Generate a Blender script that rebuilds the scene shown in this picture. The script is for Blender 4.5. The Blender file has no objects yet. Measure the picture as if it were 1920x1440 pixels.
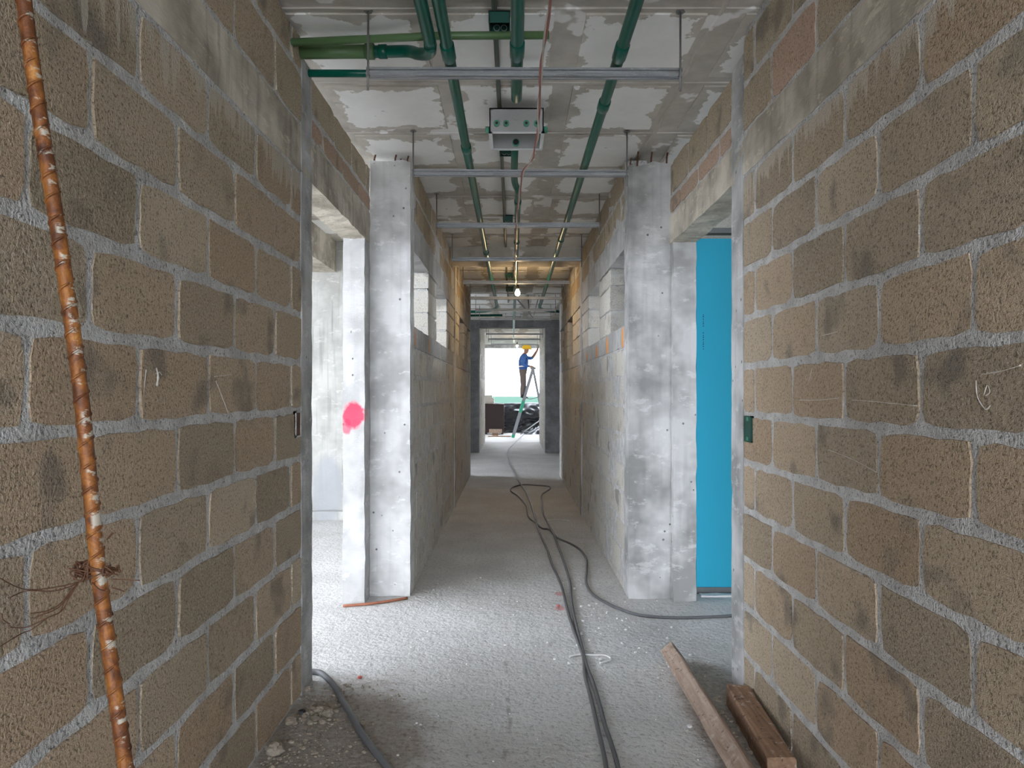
import bpy, bmesh, math, random
from mathutils import Vector, Matrix, noise

random.seed(7)
scene = bpy.context.scene
COL = scene.collection

# ------------------------------------------------------------------ camera
F, CX, CY, EYE = 1320.0, 961.0, 735.0, 1.37
cam_d = bpy.data.cameras.new('camera')
cam = bpy.data.objects.new('camera', cam_d)
COL.objects.link(cam)
cam.location = (0, 0, EYE)
cam.rotation_euler = (math.radians(90), 0, 0)
cam_d.sensor_width = 36
cam_d.lens = 36 * F / 1920
cam_d.shift_x = (960 - CX) / 1920
cam_d.shift_y = (CY - 720) / 1920
cam_d.clip_start = 0.02
cam_d.clip_end = 5000
scene.camera = cam

# ------------------------------------------------------------------ sky and exposure
world = bpy.data.worlds.new('world')
scene.world = world
world.use_nodes = True
wn = world.node_tree
wn.nodes['Background'].inputs[0].default_value = (0.82, 0.89, 1.0, 1)
wn.nodes['Background'].inputs[1].default_value = 5.0
scene.view_settings.view_transform = 'Standard'
scene.view_settings.look = 'None'
scene.view_settings.gamma = 1
scene.view_settings.exposure = 1.84
scene.view_settings.use_curve_mapping = False
scene.cycles.use_denoising = True
scene.cycles.max_bounces = 8
scene.cycles.diffuse_bounces = 6
scene.cycles.glossy_bounces = 2
scene.cycles.caustics_reflective = False
scene.cycles.caustics_refractive = False
scene.cycles.adaptive_threshold = 0.03
scene.cycles.use_light_tree = False
scene.cycles.sample_clamp_indirect = 8.0


# ------------------------------------------------------------------ material helpers
class NT:
    def __init__(self, name):
        self.m = bpy.data.materials.new(name)
        self.m.use_nodes = True
        self.t = self.m.node_tree
        self.bsdf = self.t.nodes['Principled BSDF']
        self._pos = None

    def n(self, kind):
        return self.t.nodes.new(kind)

    def set(self, sock, v):
        if isinstance(v, bpy.types.NodeSocket):
            self.t.links.new(v, sock)
        else:
            if sock.type == 'RGBA' and not hasattr(v, '__len__'):
                v = (v, v, v, 1)
            elif sock.type == 'RGBA' and len(v) == 3:
                v = (*v, 1)
            sock.default_value = v

    def pos(self):
        if self._pos is None:
            self._pos = self.n('ShaderNodeNewGeometry').outputs['Position']
        return self._pos

    def coord(self, which):
        return self.n('ShaderNodeTexCoord').outputs[which]

    def scale(self, vec, s, off=(0, 0, 0)):
        k = self.n('ShaderNodeMapping')
        self.set(k.inputs['Vector'], vec)
        k.inputs['Scale'].default_value = s if hasattr(s, '__len__') else (s, s, s)
        k.inputs['Location'].default_value = off
        return k.outputs[0]

    def noise(self, vec, scale, detail=4, rough=0.55, dist=0.0):
        k = self.n('ShaderNodeTexNoise')
        self.set(k.inputs['Vector'], vec)
        k.inputs['Scale'].default_value = scale
        k.inputs['Detail'].default_value = detail
        k.inputs['Roughness'].default_value = rough
        k.inputs['Distortion'].default_value = dist
        return k.outputs['Fac']

    def voro(self, vec, scale, feature='F1', rnd=1.0):
        k = self.n('ShaderNodeTexVoronoi')
        k.feature = feature
        self.set(k.inputs['Vector'], vec)
        k.inputs['Scale'].default_value = scale
        k.inputs['Randomness'].default_value = rnd
        return k.outputs['Distance']

    def ramp(self, fac, stops, interp='LINEAR'):
        k = self.n('ShaderNodeValToRGB')
        k.color_ramp.interpolation = interp
        els = k.color_ramp.elements
        while len(els) < len(stops):
            els.new(0.5)
        for e, (p, c) in zip(els, stops):
            e.position = p
            e.color = (c, c, c, 1) if not hasattr(c, '__len__') else (*c, 1)
        self.set(k.inputs[0], fac)
        return k.outputs[0]

    def math(self, op, a, b=0.0, c=0.0, clamp=False):
        k = self.n('ShaderNodeMath')
        k.operation = op
        k.use_clamp = clamp
        self.set(k.inputs[0], a)
        self.set(k.inputs[1], b)
        if op in ('MULTIPLY_ADD', 'SMOOTH_MIN', 'SMOOTH_MAX', 'COMPARE'):
            self.set(k.inputs[2], c)
        return k.outputs[0]

    def step(self, v, a, b):
        k = self.n('ShaderNodeMapRange')
        k.interpolation_type = 'SMOOTHSTEP'
        self.set(k.inputs[0], v)
        k.inputs[1].default_value = a
        k.inputs[2].default_value = b
        if a > b:
            k.inputs[1].default_value = b
            k.inputs[2].default_value = a
            k.inputs[3].default_value = 1
            k.inputs[4].default_value = 0
        return k.outputs[0]

    def mix(self, fac, a, b, mode='MIX'):
        k = self.n('ShaderNodeMix')
        k.data_type = 'RGBA'
        k.blend_type = mode
        self.set(k.inputs[0], fac)
        self.set(k.inputs[6], a)
        self.set(k.inputs[7], b)
        return k.outputs[2]

    def sep(self, vec):
        k = self.n('ShaderNodeSeparateXYZ')
        self.set(k.inputs[0], vec)
        return k.outputs

    def rand(self):
        return self.n('ShaderNodeObjectInfo').outputs['Random']

    def blob(self, vec, centre, rx, ry, rz, nz, amp=0.5):
        """soft irregular spot around a world point: 1 inside, 0 outside"""
        k = self.n('ShaderNodeMapping')
        k.vector_type = 'TEXTURE'
        self.set(k.inputs['Vector'], vec)
        k.inputs['Location'].default_value = centre
        k.inputs['Scale'].default_value = (rx, ry, rz)
        l = self.n('ShaderNodeVectorMath')
        l.operation = 'LENGTH'
        self.set(l.inputs[0], k.outputs[0])
        d = self.math('MULTIPLY_ADD', nz, amp, l.outputs['Value'])
        return self.step(d, 1.0 + amp * 0.5 + 0.15, 0.75 + amp * 0.5)

    def bump(self, h, strength=0.5, dist=0.01, normal=None):
        k = self.n('ShaderNodeBump')
        k.inputs['Strength'].default_value = strength
        k.inputs['Distance'].default_value = dist
        self.set(k.inputs['Height'], h)
        if normal is not None:
            self.set(k.inputs['Normal'], normal)
        return k.outputs[0]

    def out(self, color, rough=0.9, normal=None, metal=0.0, spec=None, **kw):
        b = self.bsdf
        self.set(b.inputs['Base Color'], color)
        self.set(b.inputs['Roughness'], rough)
        self.set(b.inputs['Metallic'], metal)
        if spec is not None:
            b.inputs['Specular IOR Level'].default_value = spec
        if normal is not None:
            self.set(b.inputs['Normal'], normal)
        for k, v in kw.items():
            self.set(b.inputs[k], v)
        return self.m


def mat_block(name, tones, smear=0.8, rough_relief=1.0, drips=True):
    t = NT(name)
    p = t.pos()
    r = t.rand()
    base = t.ramp(r, tones)
    bl = t.noise(p, 4.0, 2, 0.6)
    base = t.mix(t.step(bl, 0.42, 0.25), base, t.mix(0.5, base, (0.27, 0.22, 0.165)))
    fine = t.noise(p, 130, 2, 0.7)
    col = t.mix(t.step(fine, 0.46, 0.33), base, t.mix(0.6, base, (0.06, 0.05, 0.04)))
    col = t.mix(t.step(fine, 0.56, 0.72), col, t.mix(0.6, base, (0.62, 0.55, 0.45)))
    # dark damp blotches
    col = t.mix(t.math('MULTIPLY', t.step(bl, 0.58, 0.70), 0.55), col, (0.13, 0.125, 0.115))
    # mortar dragged over the rims of the block
    g = t.sep(t.coord('Generated'))
    ex = t.math('MULTIPLY', t.math('MINIMUM', g[0], t.math('SUBTRACT', 1.0, g[0])), 0.40)
    ez = t.math('MULTIPLY', t.math('MINIMUM', g[2], t.math('SUBTRACT', 1.0, g[2])), 0.19)
    e = t.math('MINIMUM', ex, ez)
    e = t.math('MULTIPLY_ADD', t.noise(p, 24, 2, 0.75), 0.034, e)
    col = t.mix(t.math('MULTIPLY', t.step(e, 0.0225, 0.0165), smear), col, (0.56, 0.55, 0.53))
    if drips:
        # grey slurry that ran down from the concrete band above
        z = t.sep(p)[2]
        st = t.noise(t.scale(p, (38, 38, 2.2)), 1.0, 1, 0.6)
        lim = t.math('MULTIPLY_ADD', bl, 0.34, t.math('MULTIPLY', st, 0.32))
        lim = t.math('SUBTRACT', 2.60, lim)
        m1 = t.step(t.math('SUBTRACT', z, lim), -0.01, 0.03)
        m1 = t.math('MULTIPLY', m1, t.step(z, 2.46, 2.42))
        col = t.mix(t.math('MULTIPLY', m1, 0.8), col, (0.55, 0.49, 0.40))
    nrm = t.bump(fine, 0.85 * rough_relief, 0.010)
    return t.out(col, 0.95, nrm, spec=0.2)


def mat_mortar():
    t = NT('mortar')
    p = t.pos()
    f = t.noise(p, 90, 2, 0.7)
    c = t.ramp(t.noise(p, 14, 2), [(0.3, (0.47, 0.46, 0.445)), (0.7, (0.67, 0.66, 0.645))])
    c = t.mix(t.step(f, 0.42, 0.3), c, (0.22, 0.21, 0.20))
    return t.out(c, 0.95, t.bump(f, 0.9, 0.014), spec=0.2)


def mat_concrete(name, lo, hi, streak=0.4, pits=True, marks=(), beams=False):
    t = NT(name)
    p = t.pos()
    a = t.noise(p, 3.2, 3, 0.62)
    c = t.ramp(a, [(0.36, lo), (0.62, hi)])
    s = t.noise(t.scale(p, (26, 26, 1.3)), 1.0, 1, 0.6)
    c = t.mix(t.math('MULTIPLY', t.step(s, 0.5, 0.8), streak * 0.6), c, tuple(x * 0.62 for x in lo))
    b = t.noise(t.scale(p, (7, 7, 15)), 1.0, 4, 0.72)
    c = t.mix(t.math('MULTIPLY', t.step(b, 0.56, 0.66), 0.45), c, tuple(min(1, x * 1.25) for x in hi))
    h = b
    if pits:
        v = t.voro(p, 13)
        pm = t.step(v, 0.11, 0.055)
        big = t.step(a, 0.46, 0.54)
        pm = t.math('MULTIPLY', pm, big)
        c = t.mix(t.math('MULTIPLY', pm, 0.8), c, (0.09, 0.085, 0.08))
        h = t.math('SUBTRACT', h, t.math('MULTIPLY', pm, 1.6))
    nz = t.noise(p, 28, 2, 0.6) if marks else None
    for (cc, rr, col, amp, op) in marks:
        c = t.mix(t.math('MULTIPLY', t.blob(p, cc, *rr, nz, amp), op), c, col)
    return t.out(c, 0.92, t.bump(h, 0.6, 0.014), spec=0.25)


def mat_plain(name, col, rough=0.5, metal=0.0, var=0.15, scale=12.0, bump=0.0, spec=None):
    t = NT(name)
    p = t.pos()
    nz = t.noise(p, scale, 4)
    c = t.mix(t.math('MULTIPLY', nz, var * 2), col, tuple(x * 0.55 for x in col))
    nrm = t.bump(t.noise(p, scale * 6, 4), bump, 0.004) if bump else None
    return t.out(c, rough, nrm, metal, spec)


def mat_floor():
    t = NT('floor_concrete')
    p = t.pos()
    xyz = t.sep(p)
    a = t.noise(p, 1.6, 4, 0.6)
    c = t.ramp(a, [(0.3, (0.49, 0.482, 0.47)), (0.7, (0.65, 0.643, 0.632))])
    f = t.noise(p, 45, 3, 0.7)
    c = t.mix(t.step(f, 0.47, 0.33), c, (0.38, 0.36, 0.335))
    c = t.mix(t.math('MULTIPLY', t.step(f, 0.60, 0.74), 0.7), c, (0.68, 0.67, 0.66))
    # soil washed in along the block wall and between the timbers
    nz = t.noise(p, 7, 3, 0.65)
    d1 = t.blob(p, (-0.72, 2.45, 0), 0.42, 0.85, 1, nz, 0.9)
    d2 = t.blob(p, (0.93, 2.7, 0), 0.20, 0.9, 1, nz, 0.8)
    d = t.math('MAXIMUM', d1, d2)
    c = t.mix(t.math('MULTIPLY', d, 0.75), c, t.ramp(f, [(0.3, (0.15, 0.12, 0.095)), (0.7, (0.36, 0.305, 0.25))]))
    # faint trowel seam and foot-worn dark tone of the corridor
    w = t.step(t.math('ABSOLUTE', t.math('SUBTRACT', xyz[0], t.math('MULTIPLY_ADD', a, 0.10, -0.07))), 0.014, 0.004)
    w = t.math('MULTIPLY', w, t.math('MULTIPLY', t.step(xyz[1], 4.0, 3.4), t.step(nz, 0.48, 0.56)))
    c = t.mix(t.math('MULTIPLY', w, 0.5), c, (0.22, 0.20, 0.18))
    red = f
    for (x, y) in ((0.30, 4.46), (0.32, 4.78)):
        c = t.mix(t.math('MULTIPLY', t.blob(p, (x, y, 0), 0.035, 0.05, 1, red, 1.0), 0.55), c, (0.55, 0.12, 0.12))
    h = t.math('ADD', f, t.math('MULTIPLY', t.noise(p, 16, 2, 0.6), 1.4))
    return t.out(c, 0.85, t.bump(h, 0.6, 0.012), spec=0.3)


def mat_ceiling_panel():
    t = NT('foam_panel_plaster')
    p = t.pos()
    g = t.sep(t.coord('Generated'))
    ex = t.math('MINIMUM', g[0], t.math('SUBTRACT', 1.0, g[0]))
    ey = t.math('MINIMUM', g[1], t.math('SUBTRACT', 1.0, g[1]))
    e = t.math('MINIMUM', ex, ey)
    rnd = t.math('MULTIPLY', t.rand(), 0.12)
    e = t.math('SUBTRACT', e, rnd)
    e = t.math('ADD', e, t.math('MULTIPLY', t.math('SUBTRACT', t.noise(p, 4.0, 5, 0.62), 0.5), 0.62))
    m = t.step(e, -0.005, 0.012)
    bl = t.noise(p, 4.6, 3, 0.7)
    white = t.ramp(bl, [(0.3, (0.80, 0.785, 0.75)), (0.7, (0.88, 0.865, 0.83))])
    grime = t.ramp(bl, [(0.3, (0.46, 0.42, 0.36)), (0.7, (0.62, 0.575, 0.51))])
    c = t.mix(m, grime, white)
    c = t.mix(t.math('MULTIPLY', t.step(bl, 0.66, 0.74), 0.6), c, (0.20, 0.18, 0.165))
    return t.out(c, 0.9, t.bump(m, 0.25, 0.006), spec=0.2)


def mat_ceiling_slab():
    t = NT('ceiling_concrete')
    p = t.pos()
    a = t.noise(p, 4, 4, 0.65)
    c = t.ramp(a, [(0.3, (0.42, 0.385, 0.335)), (0.7, (0.60, 0.56, 0.50))])
    w = t.noise(p, 2.2, 4, 0.6)
    c = t.mix(t.step(w, 0.60, 0.63), c, (0.80, 0.78, 0.75))
    c = t.mix(t.math('MULTIPLY', t.step(a, 0.36, 0.26), 0.6), c, (0.20, 0.185, 0.17))
    return t.out(c, 0.9, t.bump(a, 0.4, 0.03), spec=0.2)


def mat_rust():
    t = NT('rusty_steel')
    p = t.pos()
    a = t.noise(p, 22, 5, 0.7, 0.5)
    c = t.ramp(a, [(0.3, (0.05, 0.018, 0.009)), (0.46, (0.17, 0.055, 0.015)), (0.62, (0.36, 0.135, 0.026)), (0.78, (0.60, 0.30, 0.07))])
    # pale cement splashes on the side that faces the wall
    s = t.noise(t.scale(p, (20, 20, 45)), 1.0, 4, 0.7)
    x = t.sep(t.n('ShaderNodeNewGeometry').outputs['Normal'])[0]
    c = t.mix(t.math('MULTIPLY', t.step(s, 0.54, 0.60), t.step(x, 0.1, 0.6)), c, (0.48, 0.43, 0.35))
    return t.out(c, 0.55, t.bump(t.noise(p, 160, 4, 0.7), 0.5, 0.002), 0.15)


def mat_galv():
    t = NT('galvanised_steel')
    p = t.pos()
    a = t.noise(t.scale(p, (6, 60, 60)), 1.0, 5, 0.7)
    c = t.ramp(a, [(0.3, (0.22, 0.225, 0.23)), (0.7, (0.42, 0.43, 0.435))])
    f = t.noise(t.scale(p, (40, 160, 160)), 1.0, 2, 0.7)
    c = t.mix(t.math('MULTIPLY', t.step(f, 0.58, 0.70), 0.5), c, (0.55, 0.56, 0.57))
    return t.out(c, 0.42, None, 0.75)


def mat_wood(name, lo, hi, axis=1):
    t = NT(name)
    p = t.pos()
    sc = [38, 38, 38]
    sc[axis] = 2.2
    g = t.noise(t.scale(p, sc), 1.0, 5, 0.65, 0.6)
    c = t.ramp(g, [(0.3, lo), (0.7, hi)])
    k = t.noise(p, 9, 3)
    c = t.mix(t.math('MULTIPLY', t.step(k, 0.6, 0.7), 0.6), c, tuple(x * 0.45 for x in lo))
    w = t.noise(p, 26, 4, 0.7)
    c = t.mix(t.math('MULTIPLY', t.step(w, 0.56, 0.66), 0.45), c, (0.62, 0.55, 0.49))
    d = t.noise(p, 40, 2, 0.6)
    c = t.mix(t.math('MULTIPLY', t.step(d, 0.38, 0.28), 0.7), c, tuple(x * 0.3 for x in lo))
    return t.out(c, 0.8, t.bump(g, 0.5, 0.006))


TONES_NEAR = [(0.0, (0.44, 0.325, 0.22)), (0.35, (0.52, 0.405, 0.285)), (0.65, (0.37, 0.295, 0.21)), (1.0, (0.56, 0.455, 0.33))]
TONES_CORR = [(0.0, (0.58, 0.55, 0.49)), (0.5, (0.64, 0.61, 0.55)), (1.0, (0.54, 0.51, 0.455))]
TONES_TOP = [(0.0, (0.46, 0.36, 0.255)), (0.5, (0.42, 0.34, 0.24)), (1.0, (0.47, 0.39, 0.28))]
TONES_PINK = [(0.0, (0.50, 0.345, 0.255)), (1.0, (0.45, 0.33, 0.24))]
M = {}
M['block'] = mat_block('concrete_block_brown', TONES_NEAR)
M['block_top'] = mat_block('concrete_block_tan', TONES_TOP, drips=False, rough_relief=0.7)
M['block_pink'] = mat_block('concrete_block_pinkish', TONES_PINK, drips=False, rough_relief=0.7)
M['block_pale'] = mat_block('concrete_block_pale', TONES_CORR, smear=0.7, rough_relief=0.5, drips=False)
M['mortar'] = mat_mortar()
PINK = (0.85, 0.035, 0.09)
ORANGE = (0.85, 0.32, 0.04)
M['concrete'] = mat_concrete('cast_concrete', (0.29, 0.285, 0.275), (0.56, 0.555, 0.545))
M['concrete_lit'] = mat_concrete('cast_concrete_lit', (0.42, 0.415, 0.405), (0.68, 0.675, 0.665), 0.3)  # paler copy of the cast concrete, skylight on the column put into its colour
M['concrete_pink'] = mat_concrete('cast_concrete_sprayed', (0.36, 0.355, 0.345), (0.52, 0.515, 0.505), 0.3, True,
                                  [((-1.03, 4.555, 1.22), (0.074, 0.3, 0.088), PINK, 0.55, 0.92),
                                   ((-1.075, 4.555, 1.145), (0.035, 0.3, 0.05), PINK, 0.6, 0.7)])
M['concrete_band'] = mat_concrete('cast_concrete_band', (0.34, 0.30, 0.24), (0.66, 0.60, 0.50), 0.9, False)
mk = []
for y, wd, hh in ((4.90, .045, .10), (5.69, .06, .085), (6.41, .06, .065), (7.23, .05, .04)):
    mk.append(((0.772, y, 1.735), (0.3, wd, hh), ORANGE, 0.9, 0.85))
for y in (4.96, 5.76):
    mk.append(((-0.69, y, 1.745), (0.3, 0.03, 0.075), ORANGE, 0.9, 0.8))
M['concrete_sill'] = mat_concrete('cast_concrete_sill', (0.34, 0.335, 0.325), (0.50, 0.495, 0.485), 0.5, False, mk)
M['concrete_pale'] = mat_concrete('pale_render', (0.36, 0.355, 0.325), (0.50, 0.495, 0.465), 1.0, False,
                                  [((-1.99, 7.55, 0.30), (0.17, 0.4, 0.40), (0.36, 0.37, 0.38), 0.25, 0.85)])
M['floor'] = mat_floor()
M['panel'] = mat_ceiling_panel()
M['slab'] = mat_ceiling_slab()
M['rust'] = mat_rust()
M['rust_wire'] = mat_plain('rusty_wire', (0.14, 0.06, 0.03), 0.7, 0.2, 0.3, 60)
M['galv'] = mat_galv()
M['rod'] = mat_plain('zinc_rod', (0.28, 0.27, 0.26), 0.5, 0.7, 0.2, 60)
M['teal'] = mat_plain('teal_conduit', (0.0, 0.095, 0.062), 0.30, 0.0, 0.10, 8, spec=0.3)
M['leaf'] = mat_plain('pale_green_conduit', (0.10, 0.185, 0.075), 0.45, 0.0, 0.15, 8)
M['olive'] = mat_plain('olive_grey_conduit', (0.10, 0.115, 0.09), 0.5, 0.0, 0.2, 14)
M['tealbox'] = mat_plain('dark_green_plastic', (0.006, 0.075, 0.055), 0.4, 0.0, 0.15, 20)
M['mint'] = mat_plain('mint_plastic', (0.08, 0.32, 0.20), 0.4, 0.0, 0.15, 20)
M['black'] = mat_plain('black_plastic', (0.012, 0.012, 0.013), 0.5, 0, 0.2, 20)
M['greybox'] = mat_plain('grey_plastic', (0.42, 0.42, 0.41), 0.45, 0.0, 0.08, 6)
M['whitebox'] = mat_plain('white_plastic', (0.70, 0.71, 0.70), 0.4, 0.0, 0.05, 6)
M['cable'] = mat_plain('black_cable', (0.13, 0.13, 0.135), 0.55, 0.0, 0.4, 25)
M['hose'] = mat_plain('grey_hose', (0.17, 0.175, 0.185), 0.6, 0.0, 0.3, 25)
M['redwire'] = mat_plain('red_wire', (0.40, 0.13, 0.11), 0.5, 0.0, 0.3, 18)
M['palewire'] = mat_plain('pale_wire', (0.60, 0.50, 0.42), 0.5, 0.0, 0.3, 18)
M['copper'] = mat_plain('rust_red_rod', (0.36, 0.13, 0.07), 0.7, 0.0, 0.3, 30)
M['cyan'] = mat_plain('cyan_gypsum_board', (0.012, 0.36, 0.53), 0.75, 0.0, 0.05, 3)
M['ink'] = mat_plain('printed_ink', (0.004, 0.10, 0.16), 0.8, 0, 0.0, 5)
M['track'] = mat_plain('grey_track', (0.12, 0.13, 0.13), 0.5, 0.5, 0.2, 20)
M['wood_a'] = mat_wood('weathered_timber', (0.30, 0.20, 0.145), (0.52, 0.40, 0.32))
M['wood_b'] = mat_wood('brown_timber', (0.17, 0.095, 0.055), (0.36, 0.22, 0.135))
M['stone'] = mat_plain('limestone_rubble', (0.40, 0.34, 0.27), 0.95, 0.0, 0.35, 9, 0.6)
M['chip'] = mat_plain('white_chip', (0.80, 0.79, 0.77), 0.8, 0.0, 0.08, 9)
M['chalk'] = mat_plain('chalk', (0.68, 0.64, 0.58), 0.95, 0.0, 0.1, 30)
M['redchip'] = mat_plain('red_chip', (0.60, 0.12, 0.10), 0.6, 0.0, 0.1, 9)
M['tarp'] = mat_plain('black_tarpaulin', (0.03, 0.033, 0.04), 0.27, 0.0, 0.3, 6)
M['crate'] = mat_plain('dark_brown_crate', (0.055, 0.035, 0.032), 0.75, 0.0, 0.3, 10)
M['skin'] = mat_plain('skin', (0.25, 0.13, 0.085), 0.6, 0.0, 0.05, 10)
M['shirt'] = mat_plain('blue_shirt', (0.03, 0.10, 0.32), 0.85, 0.0, 0.1, 14)
M['trousers'] = mat_plain('grey_trousers', (0.12, 0.095, 0.085), 0.9, 0.0, 0.15, 14)
M['boot'] = mat_plain('dark_boot', (0.03, 0.025, 0.022), 0.7, 0.0, 0.1, 14)
M['helmet'] = mat_plain('yellow_helmet', (0.75, 0.48, 0.02), 0.35, 0.0, 0.05, 6)
M['reflect'] = mat_plain('reflective_belt', (0.75, 0.73, 0.66), 0.5, 0.0, 0.1, 6)
M['ladder'] = mat_plain('aluminium_ladder', (0.20, 0.215, 0.23), 0.55, 0.2, 0.15, 20)
M['ladder_green'] = mat_plain('green_fibreglass', (0.02, 0.28, 0.16), 0.5, 0.0, 0.15, 20)
M['backlit_conc'] = mat_concrete('backlit_formed_concrete', (0.16, 0.16, 0.165), (0.25, 0.25, 0.26), 0.3, False)  # darker concrete copy, shade of the backlit far faces put into its colour
t = NT('lamp_glow')
t.bsdf.inputs['Emission Color'].default_value = (1, 0.72, 0.36, 1)
t.bsdf.inputs['Emission Strength'].default_value = 40
M['glow'] = t.out((1, 0.9, 0.7), 0.3)
t = NT('tree_canopy')
p = t.pos()
c = t.ramp(t.noise(p, 0.35, 6, 0.7), [(0.3, (0.018, 0.038, 0.028)), (0.7, (0.036, 0.058, 0.045))])
M['trees'] = t.out(c, 1.0, spec=0.0)


# ------------------------------------------------------------------ mesh helpers
def link(name, me, mat=None, parent=None):
    o = bpy.data.objects.new(name, me)
    COL.objects.link(o)
    if mat is not None and me is not None and not me.materials:
        me.materials.append(M[mat])
    if parent is not None:
        o.parent = parent
    return o


def tag(o, label, cat, group=None, kind=None):
    o['label'] = label
    o['category'] = cat
    if group:
        o['group'] = group
    if kind:
        o['kind'] = kind
    return o


def struct(o, label, cat):
    return tag(o, label, cat, kind='structure')


def thing(name, loc, label, cat, group=None):
    o = bpy.data.objects.new(name, None)
    COL.objects.link(o)
    o.location = loc
    return tag(o, label, cat, group)


def put(o, parent):
    """parent a child whose mesh is in world coordinates under an Empty that sits elsewhere"""
    o.parent = parent
    o.matrix_parent_inverse = Matrix.Translation(-Vector(parent.location))
    return o


def from_data(name, verts, faces, smooth=False):
    me = bpy.data.meshes.new(name)
    me.from_pydata(verts, [], faces)
    me.update()
    if smooth:
        me.polygons.foreach_set('use_smooth', [True] * len(me.polygons))
    return me


def box_mesh(name, lo, hi, seg=None, jit=0.0, nscale=9.0, broken_top=0.0, skip=()):
    """box with shared subdivided faces; jit roughens every vertex so edges are uneven"""
    lo, hi = Vector(lo), Vector(hi)
    n = [max(1, int(math.ceil((hi[i] - lo[i]) / seg))) if seg else 1 for i in range(3)]
    idx, verts, faces = {}, [], []

    def v(i, j, k):
        key = (i, j, k)
        if key not in idx:
            c = Vector((lo[0] + (hi[0] - lo[0]) * i / n[0], lo[1] + (hi[1] - lo[1]) * j / n[1], lo[2] + (hi[2] - lo[2]) * k / n[2]))
            if jit:
                c += noise.noise_vector(c * nscale) * jit + noise.noise_vector(c * nscale * 4.1) * jit * 0.5
            if broken_top and k == n[2]:
                c.z += noise.noise(c * 14) * broken_top
            idx[key] = len(verts)
            verts.append(c)
        return idx[key]
    for k, flip in ((0, True), (n[2], False)):
        for i in range(n[0]):
            for j in range(n[1]):
                q = [v(i, j, k), v(i + 1, j, k), v(i + 1, j + 1, k), v(i, j + 1, k)]
                faces.append(q[::-1] if flip else q)
    for j, flip in ((0, False), (n[1], True)):
        for i in range(n[0]):
            for k in range(n[2]):
                q = [v(i, j, k), v(i + 1, j, k), v(i + 1, j, k + 1), v(i, j, k + 1)]
                faces.append(q[::-1] if flip else q)
    for i, flip in ((0, True), (n[0], False)):
        for j in range(n[1]):
            for k in range(n[2]):
                q = [v(i, j, k), v(i, j + 1, k), v(i, j + 1, k + 1), v(i, j, k + 1)]
                faces.append(q[::-1] if flip else q)
    return from_data(name, verts, faces)


def cbox(name, lo, hi, mat, parent=None, seg=0.09, jit=0.005, **kw):
    o = link(name, box_mesh(name, lo, hi, seg, jit, **kw), mat)
    if parent is not None:
        if parent.type == 'EMPTY':
            put(o, parent)
        else:
            o.parent = parent
    return o


def merge(*meshes):
    bm = bmesh.new()
    for m in meshes:
        bm.from_mesh(m)
    out = bpy.data.meshes.new('merged')
    bm.to_mesh(out)
    bm.free()
    return out


def smooth_path(pts, sub=6):
    pts = [Vector(p) for p in pts]
    if len(pts) < 3:
        return pts
    out = []
    for i in range(len(pts) - 1):
        p0 = pts[max(i - 1, 0)]
        p1, p2 = pts[i], pts[i + 1]
        p3 = pts[min(i + 2, len(pts) - 1)]
        for s in range(sub):
            u = s / sub
            out.append(0.5 * ((2 * p1) + (p2 - p0) * u + (2 * p0 - 5 * p1 + 4 * p2 - p3) * u * u + (3 * p1 - p0 - 3 * p2 + p3) * u ** 3))
    out.append(pts[-1])
    return out


def tube_mesh(name, path, r, seg=10, cap=True, radii=None, smooth=True):
    path = [Vector(p) for p in path]
    verts, faces = [], []
    d0 = (path[1] - path[0]).normalized()
    up = Vector((0, 0, 1)) if abs(d0.z) < 0.9 else Vector((1, 0, 0))
    nrm = d0.cross(up).normalized()
    for i, p in enumerate(path):
        d = (path[min(i + 1, len(path) - 1)] - path[max(i - 1, 0)]).normalized()
        nrm = (nrm - d * nrm.dot(d)).normalized()
        b = d.cross(nrm)
        rr = radii[i] if radii else r
        for s in range(seg):
            a = 2 * math.pi * s / seg
            verts.append(p + (nrm * math.cos(a) + b * math.sin(a)) * rr)
    for i in range(len(path) - 1):
        for s in range(seg):
            a, b2 = i * seg + s, i * seg + (s + 1) % seg
            faces.append((a, b2, b2 + seg, a + seg))
    if cap:
        faces.append(tuple(range(seg))[::-1])
        faces.append(tuple(range((len(path) - 1) * seg, len(path) * seg)))
    me = from_data(name, verts, faces, False)
    if smooth:
        for poly in me.polygons:
            poly.use_smooth = len(poly.vertices) == 4
    return me


def tube(name, path, r, mat, parent=None, **kw):
    o = link(name, tube_mesh(name, path, r, **kw), mat)
    if parent is not None:
        if parent.type == 'EMPTY':
            put(o, parent)
        else:
            o.parent = parent
    return o


def at(px, py, y):
    return Vector(((px - CX) * y / F, y, EYE - (py - CY) * y / F))


def on_floor(px, py, z=0.0):
    y = F * (EYE - z) / (py - CY)
    return Vector(((px - CX) * y / F, y, z))


# ------------------------------------------------------------------ block walls
_block_cache = {}


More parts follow.
